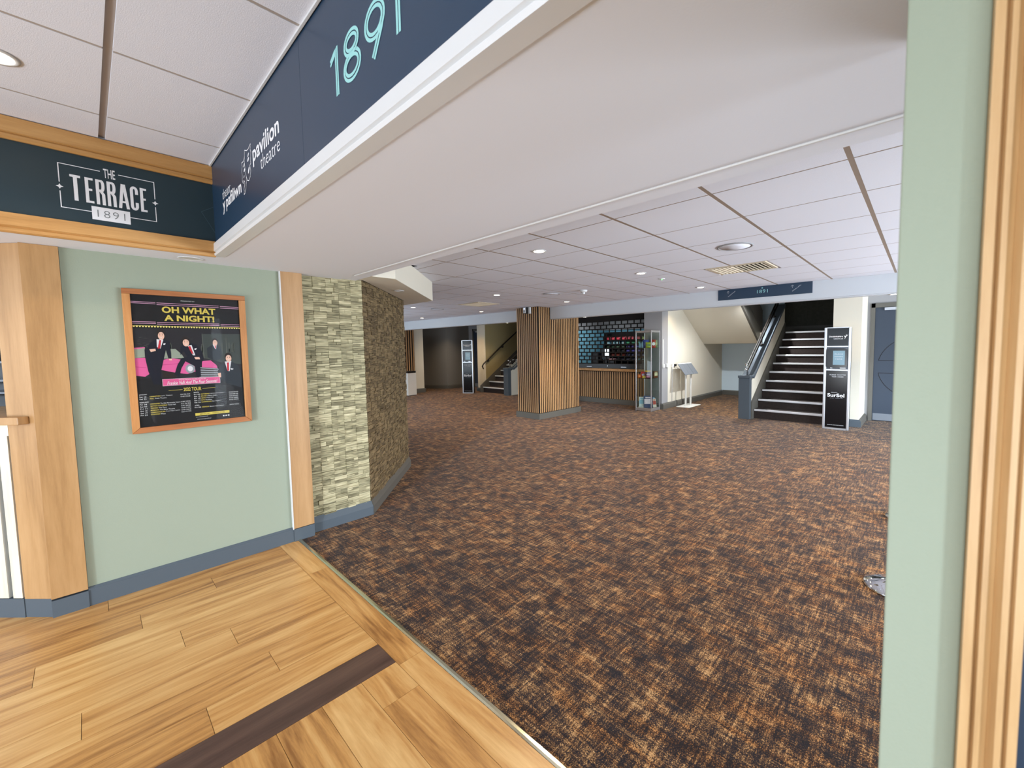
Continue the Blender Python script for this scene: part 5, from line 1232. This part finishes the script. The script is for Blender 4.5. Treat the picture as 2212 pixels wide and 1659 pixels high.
mb = MB(); bb(mb, 0.03, 0.001, 1.118, 2.4, 0.05, 1.160); bb(mb, 0.157, -0.45, 1.118, 2.4, 0.001, 1.160); mb.build('bar_top', 'oak_z', br, bevel=0.003)
mb = MB(); bb(mb, 0.157, -0.03, 0, 2.4, 0.004, 0.110); mb.build('plinth', 'skirt', br)
sf = thing('glass_shelving', 'lit back bar shelving glimpsed at the very left edge', 'shelving', tuple(a0+bd*0.9-bn*1.0)+(0.0,))
mb = MB(); bb(mb, 0.0, -1.40, 0, 2.6, -1.36, 2.1); mb.build('back_panel', colm('dim_navy', (40, 52, 70)), sf)
for z in (1.20, 1.30, 1.45, 1.58, 1.72):
    mb = MB(); bb(mb, 0.0, -1.36, z-.015, 2.6, -1.05, z); mb.build('shelf', 'steel', sf)
for i in range(10):
    u = 0.15+i*0.2; p = MB_ @ Vector((u, sgn*-1.2, 1.451)); c3 = ((196, 150, 60), (60, 30, 20), (140, 160, 170))[i % 3]
    tb = thing('bottle', '%s bottle on the back bar shelf at the left edge' % ('amber', 'dark brown', 'pale')[i % 3], 'bottle', tuple(p), 0, 'bottles on the back bar shelf')
    mb = MB(); mb.lathe([(.03, 0), (.03, .07), (.012, .095), (.012, .12)], p, 14); mb.build('bottle_body', colm('bt_%d' % (i % 3), c3, .15), tb, smooth=True)
    mb = MB(); mb.lathe([(.013, .12), (.013, .128)], p, 10); mb.build('cap', 'black', tb)
mb = MB(); mb.box(-4.2, 6.0, 0, 1.1, 6.1, 2.7); mb.box(-0.15, 3.805, 0, 1.15, 3.82, 2.105)
struct(mb.build('wall_bar', 'greywall'), 'grey wall behind the bar')

# ================================================================= QUEUE POSTS PARTLY HIDDEN BY THE GREEN WALL END
for i, (x, y, lb) in enumerate(((3.20, 0.085, 'chrome queue post base peeking out beside the green wall end'), (4.55, 0.05, 'second chrome queue post, only its rim visible by the wall end'))):
    t = thing('queue_post', lb, 'queue post', (x, y, 0), 0, 'chrome queue posts')
    mb = MB(); mb.lathe([(.155, 0), (.155, .010), (.15, .018), (.10, .034), (.04, .050), (.028, .06)], (x, y, 0.0), 40); mb.build('base', 'chrome', t, smooth=True)
    mb = MB(); mb.lathe([(.025, .05), (.025, .95)], (x, y, 0), 20); mb.build('pole', 'chrome', t, smooth=True)
    mb = MB(); mb.lathe([(.03, .95), (.032, .98), (.02, 1.0)], (x, y, 0), 20); mb.build('cap', 'chrome', t, smooth=True)
